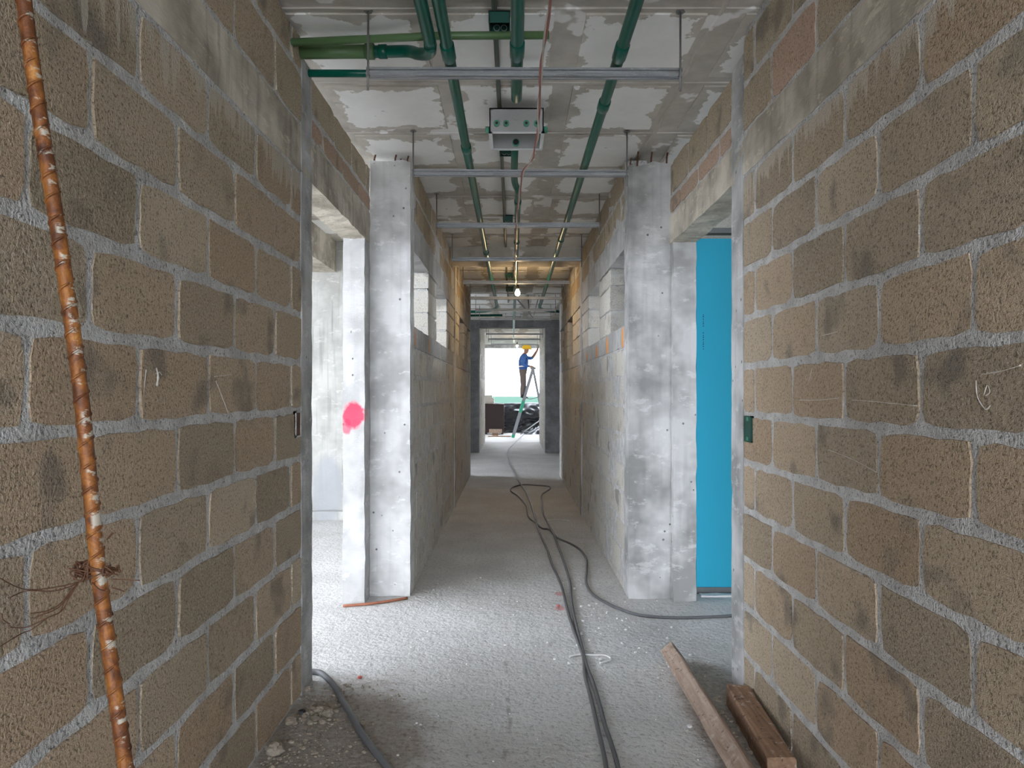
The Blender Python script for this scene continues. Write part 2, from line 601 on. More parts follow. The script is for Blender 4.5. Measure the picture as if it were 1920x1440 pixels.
def block_mesh(L, Hh, T, both, var):
    """a block: jittered rim, face proud of the joint; L along local X, face to local -Y (both: full thickness, two faces)"""
    key = (round(L, 3), round(Hh, 3), round(T, 3), both, var)
    if key in _block_cache:
        return _block_cache[key]
    rng = random.Random(hash(key))
    nx, nz = (6, 4) if not both else (4, 3)
    pts = []
    for i in range(nx):
        pts.append((-L / 2 + L * i / nx, -Hh / 2))
    for i in range(nz):
        pts.append((L / 2, -Hh / 2 + Hh * i / nz))
    for i in range(nx):
        pts.append((L / 2 - L * i / nx, Hh / 2))
    for i in range(nz):
        pts.append((-L / 2, Hh / 2 - Hh * i / nz))
    corner = {0, nx, nx + nz, 2 * nx + nz}
    jj = []
    for i, (a, b) in enumerate(pts):
        if i in corner and not both:
            q = rng.uniform(.002, .012)
            a -= math.copysign(q, a)
            b -= math.copysign(q * .8, b)
        jj.append((a + rng.uniform(-.0045, .0045), b + rng.uniform(-.0045, .0045)))
    pts = jj
    n = len(pts)
    ins = 0.005
    rings = []

    def ring(y, inset, j):
        out = []
        for a, b in pts:
            out.append((a * (1 - 2 * inset / L) + rng.uniform(-j, j), y + rng.uniform(-j, j) * 0.6, b * (1 - 2 * inset / Hh) + rng.uniform(-j, j)))
        return out
    rings.append(ring(0.0, ins, .0015))
    if both:
        rings.append(ring(0.006, 0, .001))
        rings.append(ring(T - 0.006, 0, .001))
        rings.append(ring(T, ins, .0015))
    else:
        rings.append(ring(0.028, -0.001, .0005))
    verts = [v for r in rings for v in r]
    faces = [tuple(range(n))]
    for k in range(len(rings) - 1):
        for i in range(n):
            a, b = k * n + i, k * n + (i + 1) % n
            faces.append((b, a, a + n, b + n))
    if both:
        faces.append(tuple(range((len(rings) - 1) * n, len(rings) * n))[::-1])
    me = from_data('block', verts, faces)
    _block_cache[key] = me
    return me


def lay(parent, face_x, sgn, courses, y0, y1, first, pitch, mat, gaps=(), bed=0.021, head=0.011, proud=0.0028, T=0.15, both=False, matfn=None):
    """courses: list of (z0, z1, shift). sgn +1: face looks to +X (left wall), -1: to -X. gaps: (ya, yb, za, zb)"""
    for ci, (z0, z1, sh) in enumerate(courses):
        zc = (z0 + z1) / 2
        segs = [(y0, y1)]
        for (ya, yb, za, zb) in gaps:
            if za < zc < zb:
                ns = []
                for (a, b) in segs:
                    if yb <= a or ya >= b:
                        ns.append((a, b))
                    else:
                        if ya - a > 0.03:
                            ns.append((a, ya))
                        if b - yb > 0.03:
                            ns.append((yb, b))
                segs = ns
        for (a, b) in segs:
            k = math.floor((a - first - sh) / pitch)
            edges = [a]
            y = first + sh + (k + 1) * pitch
            while y < b - 0.04:
                if y > a + 0.04:
                    edges.append(y)
                y += pitch
            edges.append(b)
            for i in range(len(edges) - 1):
                ya, yb = edges[i], edges[i + 1]
                la = 0 if (both and i == 0) else head / 2
                lb = 0 if (both and i == len(edges) - 2) else head / 2
                L = yb - ya - la - lb
                Hh = z1 - z0 - bed
                if L < 0.03 or Hh < 0.03:
                    continue
                me = block_mesh(L, Hh, T + 2 * proud, both, random.randrange(4))
                o = bpy.data.objects.new('block', me)
                COL.objects.link(o)
                m = mat if matfn is None else matfn(z0, ya)
                if not me.materials:
                    me.materials.append(M[m])
                o.material_slots[0].link = 'OBJECT'
                o.material_slots[0].material = M[m]
                o.location = (face_x + sgn * (proud + random.uniform(-.002, .003)), (ya + la + yb - lb) / 2, zc + random.uniform(-.002, .002))
                o.rotation_euler = (random.uniform(-.006, .006), random.uniform(-.006, .006), sgn * math.pi / 2 + random.uniform(-.004, .004))
                o.parent = parent


XL, XR = -0.958, 1.046          # near wall faces
CL, CR = -0.69, 0.772           # corridor wall faces
ZC = 2.99                       # slab underside
DOOR0 = 3.345                   # where both near walls stop

# floor, ceiling ------------------------------------------------------
fl = link('floor', box_mesh('floor', (-5.2, -5, -0.25), (5.2, 24.3, 0.0)), 'floor')
struct(fl, 'dusty grey concrete floor of the corridor', 'floor')
ce = link('ceiling', box_mesh('ceiling', (-5.2, -5, ZC + 0.004), (5.2, 24.3, ZC + 0.25)), 'slab')
struct(ce, 'stained grey concrete slab ceiling with white foam panels', 'ceiling')
pan_me = {}
xcells = [(-2.9, -2.32), (-2.22, -1.66), (-1.56, -1.06), (-1.0, -0.40), (-0.30, 0.20), (0.33, 0.85), (1.02, 1.55)]
ys = [-0.6 + 0.715 * i for i in range(28)]
for i, y in enumerate(ys):
    if 7.5 < y < 8.1:
        continue
    for (a, b) in xcells:
        if y > 7 and (a < -1.1 or a > 1.0):
            continue
        y0 = y + 0.06 + 0.28
        w, d = b - a, 0.60
        key = (round(w, 2), i % 3)
        if key not in pan_me:
            pan_me[key] = box_mesh('panel', (-w / 2, -d / 2, -0.006), (w / 2, d / 2, 0.012), 0.15, 0.003)
            pan_me[key].materials.append(M['panel'])
        o = link('foam_panel', pan_me[key], None, ce)
        o.location = ((a + b) / 2 + random.uniform(-.02, .02), y0, ZC + random.uniform(0, 0.003))
# thin burrs of concrete that squeezed out of the formwork joints
for i, y in enumerate(ys):
    if y > 8:
        break
    yy = y + 0.0
    path = [Vector((x * 0.1, yy + noise.noise(Vector((x * .3, i, 0))) * .006, ZC + 0.003)) for x in range(-30, 16)]
    tube('joint_burr', path, 0.007, 'slab', ce, seg=6, smooth=False,
         radii=[0.005 + 0.006 * abs(noise.noise(Vector((x * .9, i * 3.1, 2)))) for x in range(-30, 16)])
path = [Vector((0.885 + noise.noise(Vector((k * .3, 9, 0))) * .012, -0.5 + k * .1, ZC + 0.003)) for k in range(0, 80)]
tube('joint_burr', path, 0.012, 'slab', ce, seg=6, smooth=False, radii=[0.010 + 0.008 * abs(noise.noise(Vector((k * .7, 1, 5)))) for k in range(80)])


# near walls ----------------------------------------------------------
def near_wall(side):
    left = side == 'left'
    face = XL if left else XR
    s = 1 if left else -1
    back = face - s * 0.15
    z_off = -0.004 if left else -0.020
    mid = min(face, back), max(face, back)
    band0 = z_off + 0.215 * 11
    band1 = band0 + (0.212 if left else 0.19)
    top = 2.965
    core = merge(box_mesh('c', (mid[0], -3.4, -0.01), (mid[1], 3.18, top), 0.4, 0.0),
                 box_mesh('c', (mid[0], 3.34, band1 - .02), (mid[1], 4.70, 2.845), 0.4, 0.0))
    w = link('wall_' + side, core, 'mortar')
    struct(w, ('block wall with rusty bar leaning on it' if left else 'block wall beside the cyan board doorway'), 'wall')
    A, B = 1.384, 1.592
    courses = []
    for k in range(11):
        z0 = z_off + 0.215 * k
        # the course across eye level (k = 6) carries joints at A
        courses.append((z0, z0 + 0.215, A if k % 2 == 0 else B))
    gaps = []
    if left:
        gaps = [(3.07, 3.19, 1.16, 1.19)]
    lay(w, face, s, courses, 0.55, 3.185, 0.0, 0.4125, 'block')
    t1 = band1 + (0.235 if left else 0.215)
    lay(w, face, s, [(band1 - .004, t1, B)], 0.55, 3.185, 0.0, 0.4125, 'block_top', matfn=(lambda z, y: 'block_pink' if (not left and 2.2 < y < 2.7) else 'block_top'))
    lay(w, face, s, [(t1, top + 0.01, A)], 0.55, 3.185, 0.0, 0.4125, 'block_top')
    # thin pinkish course and a full course over the doorway
    lay(w, face, s, [(band1 - .004, band1 + .115, A + .1)], 3.345, 4.715 if left else 4.655, 0.0, 0.4125, 'block_pink')
    lay(w, face, s, [(band1 + .115, 2.875, B + .12)], 3.345, 4.715 if left else 4.655, 0.0, 0.4125, 'block_top')
    cbox('bond_beam', (mid[0] - .004, -3.4, band0 + .004), (mid[1] + .004, 4.725 if left else 4.66, band1 - .006), 'concrete_band', w, 0.08, 0.007)
    cbox('door_jamb', (mid[0] - .005, 3.18, 0.0), (mid[1] + .005, DOOR0, top - .07), 'concrete', w, 0.07, 0.005)
    jm = 'concrete_pink' if left else 'concrete'
    jx = (XL - 0.14, XL) if left else (XR + 0.005, XR + 0.155)
    jy = 4.555 if left else 4.60
    cbox('door_jamb', (jx[0], jy, 0.0), (jx[1], jy + 0.185, band0 + .02), jm, w, 0.06, 0.006)
    return w


wl = near_wall('left')
wr = near_wall('right')

# mortar laid along the top of the right wall under the slab
cbox('mortar_bed', (XR - 0.004, 0.5, 2.95), (XR + 0.15, 3.12, 2.988), 'mortar', wr, 0.06, 0.010)


# columns -------------------------------------------------------------
def column(lo, hi, label, stubs, mat='concrete'):
    c = thing('concrete_column', ((lo[0] + hi[0]) / 2, (lo[1] + hi[1]) / 2, 0), label, 'column', 'columns at the corridor mouth')
    cbox('shaft', lo, hi, mat, c, 0.06, 0.006, broken_top=0.03)
    for (x, y, h, r) in stubs:
        tube('rebar_stub', [Vector((x, y, hi[2] - .08)), Vector((x + .004, y, hi[2] + h * .6)), Vector((x + .01, y + .004, hi[2] + h))], r, 'rust_wire', c, seg=8)
    return c


column((XL + 0.002, 4.72, 0), (CL + .004, 4.90, 2.92), 'concrete column paled for daylight beside the pink sprayed door jamb',
       [(-0.935, 4.75, .05, .006), (-0.95, 4.80, .05, .005), (-0.80, 4.78, .06, .006), (-0.78, 4.86, .06, .006), (-0.72, 4.80, .06, .005)], 'concrete_lit')
column((CR - .004, 4.66, 0), (XR + 0.004, 4.84, 2.885), 'grey concrete column between the cyan board doorway and the corridor wall',
       [(0.83, 4.70, .09, .006), (0.93, 4.74, .10, .006), (1.03, 4.72, .09, .006), (0.80, 4.80, .08, .005)])
cbox('loose_block', (-0.80, 5.06, 2.915), (-0.70, 5.3, 2.985), 'block_pink', None, 0.05, 0.004)
tag(cbox('loose_block', (0.79, 5.0, 2.90), (0.98, 5.3, 2.985), 'block_top', None, 0.05, 0.004), 'tan block end wedged under the slab behind the grey column', 'block')


# corridor walls ------------------------------------------------------
def corridor_wall(side):
    left = side == 'left'
    face = CL if left else CR
    s = 1 if left else -1
    back = face - s * 0.15
    x0, x1 = min(face, back), max(face, back)
    y0, y1 = (4.88, 11.5) if left else (4.82, 11.45)
    zs0, zs1 = 1.68, 1.825
    zl0, zl1 = 2.35, 2.56
    if left:
        ops = [(y0, 5.77), (6.37, 7.40), (9.1, 10.0), (10.65, 11.38)]
        strip = (8.28, 8.43)
    else:
        ops = [(y0, 5.58), (6.25, 7.13), (9.0, 9.9), (10.55, 11.3)]
        strip = (7.78, 7.92)
    m = [box_mesh('c', (x0 + .0, y0, -0.01), (x1 - .0, y1 - .02, zs0 + .01), 0.5),
         box_mesh('c', (x0, y0, zl1 - .02), (x1, y1 - .02, 2.955), 0.5)]
    piers = []
    prev = None
    for i, (a, b) in enumerate(ops):
        if prev is not None:
            piers.append((prev, a))
        prev = b
    piers.append((prev, y1))
    for (a, b) in piers:
        m.append(box_mesh('c', (x0 + .012, a + .014, zs1 - .03), (x1 - .012, b - .014, zl0 + .03), 0.5))
    w = link('wall_corridor_' + side, merge(*m), 'mortar')
    struct(w, 'pale block corridor wall with high square openings on the ' + ('pink spray' if left else 'cyan board') + ' side', 'wall')
    courses = []
    z = 1.675
    k = 0
    while z > 0.05:
        courses.append((max(z - 0.2015, -0.01), z, 0.1 if k % 2 else 0.306))
        z -= 0.2015
        k += 1
    gs = [(strip[0], strip[1], 0, 3)]
    lay(w, face, s, courses, y0, y1 - .06, 0, 0.41, 'block_pale', gaps=gs, bed=0.018, head=0.009, proud=0.001)
    for (a, b) in piers:
        pc = [(zs1, zs1 + .19, 0.1), (zs1 + .19, zs1 + .385, 0.306), (zs1 + .385, zl0, 0.1)]
        g2 = gs if a < strip[0] < b else []
        lay(w, face, s, pc, a, b - (.06 if b > 11.4 else 0), 0, 0.41, 'block_pale', gaps=g2, bed=0.014, head=0.008, proud=0.001, both=True)
    lay(w, face, s, [(zl1, zl1 + .2, .1), (zl1 + .2, 2.965, .306)], y0, y1 - .06, 0, 0.41, 'block_top', gaps=gs, bed=0.018, head=0.009, proud=0.001)
    cbox('sill_beam', (x0 - .006, y0, zs0), (x1 + .006, y1 - .03, zs1), 'concrete_sill', w, 0.09, 0.005)
    cbox('lintel_beam', (x0 - .006, y0, zl0), (x1 + .006, y1 - .03, zl1), 'concrete_sill', w, 0.09, 0.006)
    cbox('tie_column', (x0 - .002, strip[0], 0), (x1 + .012, strip[1], 2.96) if left else (x1 + .002, strip[1], 2.96), 'concrete', w, 0.12, 0.004) if left else \
        cbox('tie_column', (x0 - .012, strip[0], 0), (x1 + .002, strip[1], 2.96), 'concrete', w, 0.12, 0.004)
    cbox('tie_column', (x0 - .004, y1 - .06, 0), (x1 + .004, y1 + .04, 2.96), 'concrete', w, 0.12, 0.004)
    return w


wcl = corridor_wall('left')
wcr = corridor_wall('right')

# dropped beam across the corridor
b = cbox('trim_1', (CL + .001, 7.83, 2.84), (CR - .001, 8.28, ZC + .02), 'slab', None, 0.12, 0.006)
struct(b, 'dropped concrete beam across the corridor ceiling behind the third channel', 'beam')


# cross corridor, far walls -------------------------------------------
def plain_wall(name, lo, hi, mat, label, seg=0.3, jit=0.004):
    o = cbox(name, lo, hi, mat, None, seg, jit)
    return struct(o, label, 'wall')


plain_wall('wall_cross_left', (-5.2, 11.36, -.01), (CL - .16, 11.52, ZC), 'concrete', 'wall closing the rooms before the cross passage, left side')
plain_wall('wall_cross_right', (CR + .16, 11.32, -.01), (5.2, 11.47, ZC), 'concrete', 'wall closing the rooms before the cross passage, right side')
FL, FR = -0.755, 0.737
for side, face, s in (('left', FL, 1), ('right', FR, -1)):
    x0, x1 = min(face, face - s * .15), max(face, face - s * .15)
    w = link('wall_end_' + side, merge(box_mesh('c', (x0, 15.95, -.01), (x1, 19.3, 1.70), .6),
                                       box_mesh('c', (x0, 15.95, 1.70), (x1, 16.9, 2.97), .6),
                                       box_mesh('c', (x0, 17.6, 1.70), (x1, 18.0, 2.40), .6),
                                       box_mesh('c', (x0, 18.7, 1.70), (x1, 19.3, 2.40), .6),
                                       box_mesh('c', (x0, 16.9, 2.36), (x1, 19.3, 2.97), .6)), 'mortar')
    struct(w, 'far block wall of the corridor end, ' + side + ' of the ladder', 'wall')
    cs = [(0.06 + .2 * k, 0.26 + .2 * k, .1 if k % 2 else .3) for k in range(14)]
    lay(w, face, s, cs, 16.1, 19.3, 0, 0.41, 'block_pale', gaps=[(16.9, 17.6, 1.7, 2.36), (18.0, 18.7, 1.7, 2.36)], bed=.016, head=.01, proud=.004)
plain_wall('wall_far_left', (-5.2, 15.85, -.01), (FL, 16.05, ZC), 'backlit_conc', 'formed concrete face darkened for backlit shade past the cross passage, left')
plain_wall('wall_far_right', (FR, 15.85, -.01), (5.2, 16.05, ZC), 'backlit_conc', 'formed concrete face darkened for backlit shade past the cross passage, right')
b = cbox('trim_2', (FL - .01, 15.86, 2.83), (FR + .01, 16.15, ZC + .02), 'backlit_conc', None, .2, .003)
struct(b, 'concrete beam darkened for backlit shade over the far end of the corridor', 'beam')
b = cbox('trim_3', (-5.2, 24.02, 2.87), (5.2, 24.3, ZC + .02), 'concrete', None, .3, .004)
struct(b, 'edge beam of the slab above the far opening', 'beam')
# unseen closing walls added to shade the interior
plain_wall('wall_shade_cross_left', (-3.6, 13.2, -.01), (-3.45, 15.85, ZC), 'concrete', 'unseen wall added to shade the cross passage on the left')
plain_wall('wall_shade_cross_right', (3.45, 11.45, -.01), (3.6, 15.85, ZC), 'concrete', 'unseen wall added to shade the cross passage on the right')

# left room seen through the doorway ----------------------------------
w = plain_wall('wall_left_room', (-5.2, 7.58, -.01), (CL - .155, 7.73, ZC), 'concrete_pale', 'bright pale rendered wall with drip streaks in the left room', .15, .004)
cbox('plinth', (-5.0, 7.50, 0), (CL - .16, 7.585, 0.10), 'concrete_pale', w, .1, .008)
b = cbox('trim_4', (-2.25, 1.0, 2.66), (-1.9, 7.58, ZC + .02), 'concrete_band', None, .14, .006)
struct(b, 'grey concrete beam under the slab of the left room', 'beam')
plain_wall('wall_shade_left_low', (-4.75, -5, -.01), (-4.6, 7.58, 1.1), 'concrete', 'unseen low parapet added to cut daylight in the left room')  # unseen, added to cut the skylight reaching the left room
plain_wall('wall_shade_left_far', (-4.75, 6.0, 1.1), (-4.6, 7.58, ZC), 'concrete', 'unseen wall added to block side light into the left room')  # unseen, added so daylight enters mostly from the camera end
plain_wall('wall_shade_rooms_left', (-4.75, 7.73, -.01), (-4.6, 11.36, ZC), 'concrete', 'unseen wall added to darken the space behind the far left openings')  # this wall and the next are unseen, added so the far openings go dark
plain_wall('wall_shade_rooms_right', (4.6, 7.75, -.01), (4.75, 11.32, ZC), 'concrete', 'unseen wall added to darken the space behind the far right openings')
plain_wall('wall_shade_end_left', (-3.0, 19.3, -.01), (-2.85, 24.05, ZC), 'concrete', 'unseen side wall added to keep the far end backlit, left')  # unseen pair, added to stop side light on the worker and ladder
plain_wall('wall_shade_end_right', (2.85, 19.3, -.01), (3.0, 24.05, ZC), 'concrete', 'unseen side wall added to keep the far end backlit, right')
# right room
plain_wall('wall_right_room', (1.47, 5.3, -.01), (4.6, 5.45, ZC), 'block_pale', 'dim block wall behind the cyan gypsum board', .3, .003)
plain_wall('wall_right_outer', (4.6, -5, -.01), (4.75, 6.0, ZC), 'concrete', 'outer wall of the right room')
plain_wall('wall_right_back', (CR + .16, 7.6, -.01), (5.2, 7.75, ZC), 'concrete', 'back wall of the right room')

# ------------------------------------------------------------------ outdoors
gv, gf = [], []
N = 90
for j in range(N + 1):
    yy = 30 * (60.0 ** (j / N))
    for i in range(61):
        xx = (i - 30) / 30 * yy * 1.2
        h = noise.noise(Vector((xx * .09, yy * .09, 0))) * 2.2 + noise.noise(Vector((xx * .35, yy * .35, 3))) * 1.2
        gv.append((xx, yy, -10 + h * min(1, 60 / yy + .3)))
for j in range(N):
    for i in range(60):
        a = j * 61 + i
        gf.append((a, a + 1, a + 62, a + 61))
tr = link('forest', from_data('forest', gv, gf, True), 'trees')
tag(tr, 'pale green treetops stretching to the horizon beyond the parapet', 'trees', kind='stuff')
g = link('ground', from_data('ground', [(-900, -900, -12), (900, -900, -12), (900, 900, -12), (-900, 900, -12)], [(0, 1, 2, 3)]), 'floor')
struct(g, 'ground far below the building', 'ground')

# ------------------------------------------------------------------ ceiling services
CH_Z = EYE + 1.366


def channel_mesh(L, var=0):
    h, d, t = 0.018, 0.0205, 0.003
    pr = [(-d, h), (-d, h * .45), (-d + .005, h * .3), (-d + .005, -h * .1), (-d, -h * .25), (-d, -h), (-d * .4, -h), (-d * .3, -h + .003), (d * .3, -h + .003), (d * .4, -h), (d, -h), (d, h), (d * .55, h), (d * .55, h - t), (d - t, h - t), (d - t, -h + .006), (-d + .008, -h + .006), (-d + .008, h - t), (-d * .55, h - t), (-d * .55, h)]
    n = len(pr)
    verts = [(x, y, z) for x in (-L / 2, L / 2) for (y, z) in pr]
    faces = [(i, (i + 1) % n, (i + 1) % n + n, i + n) for i in range(n)]
    faces += [tuple(range(n))[::-1], tuple(range(n, 2 * n))]
    return from_data('channel', verts, faces)


def hex_mesh(r, h):
    v = [(r * math.cos(a * math.pi / 3), r * math.sin(a * math.pi / 3), z) for z in (0, h) for a in range(6)]
    f = [tuple(range(6))[::-1], tuple(range(6, 12))] + [(i, (i + 1) % 6, (i + 1) % 6 + 6, i + 6) for i in range(6)]
    return from_data('nut', v, f)


ordinal = ['first', 'second', 'third', 'fourth', 'fifth', 'sixth', 'seventh', 'eighth', 'ninth', 'tenth', 'eleventh']
chan = channel_mesh(1.35)
chan.materials.append(M['galv'])
nut = hex_mesh(.009, .008)
nut.materials.append(M['rod'])
rod_me = tube_mesh('rod', [(0, 0, -0.085), (0, 0, 0.0), (0, 0, ZC - CH_Z + .01)], 0.0046, 8)
rod_me.materials.append(M['rod'])
plate = hex_mesh(.020, .004)
plate.materials.append(M['rod'])
for i, y in enumerate((3.02, 4.40, 5.77, 7.25, 8.78, 10.24, 11.75, 13.2, 16.6, 18.2, 20.2)):
    xc = 0.05 + random.uniform(-.006, .006) if i else 0.05
    t = thing('ceiling_channel', (xc, y, CH_Z), ordinal[i] + ' galvanised steel ceiling channel counting inwards from the camera end', 'channel', 'channels hung across the corridor ceiling')
    t.rotation_euler = (0, random.uniform(-.004, .004), random.uniform(-.004, .004))
    link('channel', chan, None, t)
    for sx in (-.665, .663):
        r = link('hanger_rod', rod_me, None, t)
        r.location = (sx, -.021 - .005, 0)
        q = link('nut', nut, None, r)
        q.location = (0, 0, -.027)
        q2 = link('ceiling_plate', plate, None, r)
        q2.location = (0, 0, ZC - CH_Z - .004)
PZ = EYE + 1.415


def pipe(label, path, r, mat, couplings=(), group='green conduits along the corridor ceiling', smooth=0, name='conduit'):
    path = [Vector(p) for p in path]
    pp = smooth_path(path, smooth) if smooth else path
    e = thing(name, path[0], label, 'conduit', group)
    tube('pipe', pp, r, mat, e, seg=14)
    for (a, b2) in couplings:
        tube('coupling', [Vector(a), Vector(a).lerp(Vector(b2), .08), Vector(a).lerp(Vector(b2), .92), Vector(b2)], r + .0045, mat, e, seg=14,
             radii=[r + .001, r + .005, r + .005, r + .001])
    return e


# pipe that elbows into the left wall ahead of the first channel
x1p = -0.333
pipe('thick teal conduit that elbows toward the block wall before the first channel',
     [(x1p, -1, PZ), (x1p, 1.2, PZ), (x1p, 2.70, PZ), (x1p - .002, 2.86, PZ - .004), (x1p - .02, 2.965, PZ + .012), (x1p - .075, 3.05, PZ + .05), (-.46, 3.11, 2.875), (-.56, 3.15, 2.893), (-.64, 3.155, 2.895)],
     .026, 'teal', [((-.56, 3.15, 2.893), (-.60, 3.153, 2.894))], smooth=5)
pipe('thick pale green sleeve from the block wall into the teal elbow', [(-.62, 3.153, 2.895), (-.99, 3.165, 2.897)], .030, 'leaf',
     [((-.618, 3.153, 2.895), (-.66, 3.154, 2.895))], group='pale green cross conduits')
pipe('slim pale green conduit crossing above the teal pipes near the camera', [(-1.0, 3.055, 2.885), (-.3, 3.0, 2.888), (.155, 2.975, 2.878)], .0165, 'leaf', group='pale green cross conduits')
pipe('dark teal stub from the block wall ending behind the first channel', [(-1.0, 3.30, 2.864), (-.50, 3.30, 2.862)], .0175, 'teal')
x2 = -0.268
pipe('teal conduit second from the pale block wall running the whole corridor',
     [(x2, -1, PZ), (x2, 1, PZ), (x2, 4, PZ), (x2, 8, PZ), (x2 + .01, 11.0, PZ), (x2 + .01, 11.6, PZ), (x2 - .02, 11.95, PZ), (x2 - .13, 12.22, PZ), (x2 - .32, 12.36, PZ), (-.85, 12.42, PZ), (-2.2, 12.44, PZ)],
     .025, 'teal', [((x2, 2.86, PZ), (x2, 2.99, PZ)), ((x2, 4.04, PZ), (x2, 4.12, PZ)), ((x2, 7.1, PZ), (x2, 7.2, PZ))], smooth=4)
x4 = 0.450
pipe('teal conduit nearest the cyan board side running the whole corridor',
     [(x4, -1, PZ), (x4, 1, PZ), (x4, 4, PZ), (x4, 8, PZ), (x4, 11.0, PZ), (x4, 11.6, PZ), (x4 + .03, 11.95, PZ), (x4 + .14, 12.22, PZ), (x4 + .33, 12.36, PZ), (.95, 12.42, PZ), (2.2, 12.44, PZ)],
     .025, 'teal', [((x4, 2.86, PZ), (x4, 2.99, PZ)), ((x4, 3.42, PZ), (x4, 3.52, PZ)), ((x4, 6.5, PZ), (x4, 6.6, PZ))], smooth=4)
x3 = 0.019
pipe('thick teal conduit in the middle that stops short of the grey junction box',
     [(x3, -1, PZ), (x3, 2, PZ), (x3, 3.28, PZ), (x3, 3.36, PZ + .006), (x3, 3.40, PZ + .03), (x3, 3.41, PZ + .09), (x3, 3.41, ZC + .01)], .026, 'teal',
     [((x3, 2.84, PZ), (x3, 2.97, PZ))], smooth=4)
pipe('teal conduit leaving the back of the grey junction box down the corridor',
     [(x3 - .002, 4.155, PZ + .045), (x3 - .006, 4.32, PZ + .03), (x3 - .006, 4.78, PZ + .02), (x3 + .018, 4.95, PZ + .0), (x3 + .020, 5.2, PZ), (x3 + .02, 7, PZ), (x3 + .02, 10, PZ), (x3 + .01, 13.2, PZ), (x3 + .01, 16.5, PZ), (x3 + .01, 20.0, PZ)],
     .022, 'teal', [((x3 + .02, 5.2, PZ), (x3 + .02, 5.3, PZ)), ((x3 + .02, 6.6, PZ), (x3 + .02, 6.7, PZ))], smooth=4)
xt = -0.077
pipe('slim olive grey conduit running along the slab above the pipes',
     [(xt, -1, 2.972), (xt, 2, 2.972), (xt + .004, 5, 2.972), (xt + .002, 7.75, 2.972)], .0115, 'olive', smooth=4)
pipe('slim olive conduit along the slab beyond the dropped beam', [(xt, 8.2, 2.974), (xt - .004, 10, 2.972), (xt, 12.6, 2.974)], .0115, 'olive')


def jbox(c, w, d, h, label, open_bottom=True):
    """small dark green outlet box with an open underside"""
    e = thing('outlet_box', c, label, 'outlet box', 'green outlet boxes under the slab')
    x, y, z = c
    t = .004
    parts = [box_mesh('a', (x - w / 2, y - d / 2, z), (x + w / 2, y - d / 2 + t, z + h)), box_mesh('a', (x - w / 2, y + d / 2 - t, z), (x + w / 2, y + d / 2, z + h)),
             box_mesh('a', (x - w / 2, y - d / 2, z), (x - w / 2 + t, y + d / 2, z + h)), box_mesh('a', (x + w / 2 - t, y - d / 2, z), (x + w / 2, y + d / 2, z + h)),
             box_mesh('a', (x - w / 2, y - d / 2, z + h - t), (x + w / 2, y + d / 2, z + h))]
    put(link('shell', merge(*parts), 'tealbox'), e)
    for k in (-.14, .2):
        rr = .013
        ring = [Vector((x + w * k + rr * math.cos(a * .5236), y + d / 2 - t - .002, z + h * .42 + rr * math.sin(a * .5236))) for a in range(13)]
        tube('knockout_ring', ring, .0012, 'whitebox', e, seg=5, cap=False)
    return e


jbox((xt + .022, 2.985, 2.913), .090, .09, .05, 'dark green outlet box with two knockout rings above the first channel')
jbox((xt + .035, 4.62, 2.925), .085, .06, .055, 'dark green outlet box above the second channel')
jbox((xt + .035, 6.45, 2.925), .09, .09, .055, 'dark green outlet box between the third and fourth channels')
jbox((xt + .03, 9.55, 2.925), .10, .10, .055, 'dark green outlet box past the dropped beam')
jbox((xt + .03, 10.9, 2.932), .11, .12, .055, 'dark green outlet box behind the glowing bulb')

# grey junction box ---------------------------------------------------
bx0, bx1, by0, by1, bz0, bz1 = -0.128, 0.172, 3.88, 4.15, EYE + 1.431, EYE + 1.566
J = thing('junction_box', ((bx0 + bx1) / 2, (by0 + by1) / 2, bz0), 'grey plastic junction box hung under the slab with an open underside', 'junction box')
t_ = .007
put(link('shell', merge(box_mesh('a', (bx0, by0, bz0), (bx1, by0 + t_, bz1)), box_mesh('a', (bx0, by1 - t_, bz0), (bx1, by1, bz1)),
                        box_mesh('a', (bx0, by0, bz0), (bx0 + t_, by1, bz1)), box_mesh('a', (bx1 - t_, by0, bz0), (bx1, by1, bz1)),
                        box_mesh('a', (bx0, by0, bz1 - t_), (bx1, by1, bz1))), 'greybox'), J)
rw = .016
put(link('rim', merge(box_mesh('a', (bx0 - .004, by0 - .004, bz0 - .006), (bx1 + .004, by0 + .004, bz0 + .002)), box_mesh('a', (bx0 - .004, by1 - rw * .5, bz0 - .006), (bx1 + .004, by1 + .004, bz0 + .002)),
                      box_mesh('a', (bx0 - .004, by0 - .004, bz0 - .006), (bx0 + rw, by1 + .004, bz0 + .002)), box_mesh('a', (bx1 - rw, by0 - .004, bz0 - .006), (bx1 + .004, by1 + .004, bz0 + .002))), 'whitebox'), J)
for px in (941.5, 963 - 3.5, 986.5, 1005.5):
    pass
for kx in (.136, .31, .68, .87):
    c = Vector((bx0 + (bx1 - bx0) * kx, by0, bz0 + .047))
    b2 = tube('bushing', [c + Vector((0, .004, 0)), c + Vector((0, -.012, 0))], .0165, 'mint', J, seg=16, cap=True)
    o = link('bushing_hole', tube_mesh('h', [c + Vector((0, -.008, 0)), c + Vector((0, -.0135, 0))], .0075, 16), 'black')
    o.parent = b2
for (xx, s) in ((bx0, -1), (bx1, 1)):
    tube('side_connector', [Vector((xx, by0 + .045, bz0 + .03)), Vector((xx + s * .022, by0 + .045, bz0 + .03))], .018, 'mint', J, seg=16)
tube('inlet_bushing', [Vector((.02, by1 - .002, bz0 + .032)), Vector((.02, by1 - .03, bz0 + .032))], .021, 'mint', J, seg=16)
tube('inlet_hole', [Vector((.02, by1 - .02, bz0 + .032)), Vector((.02, by1 - .032, bz0 + .032))], .0165, 'black', J, seg=16)
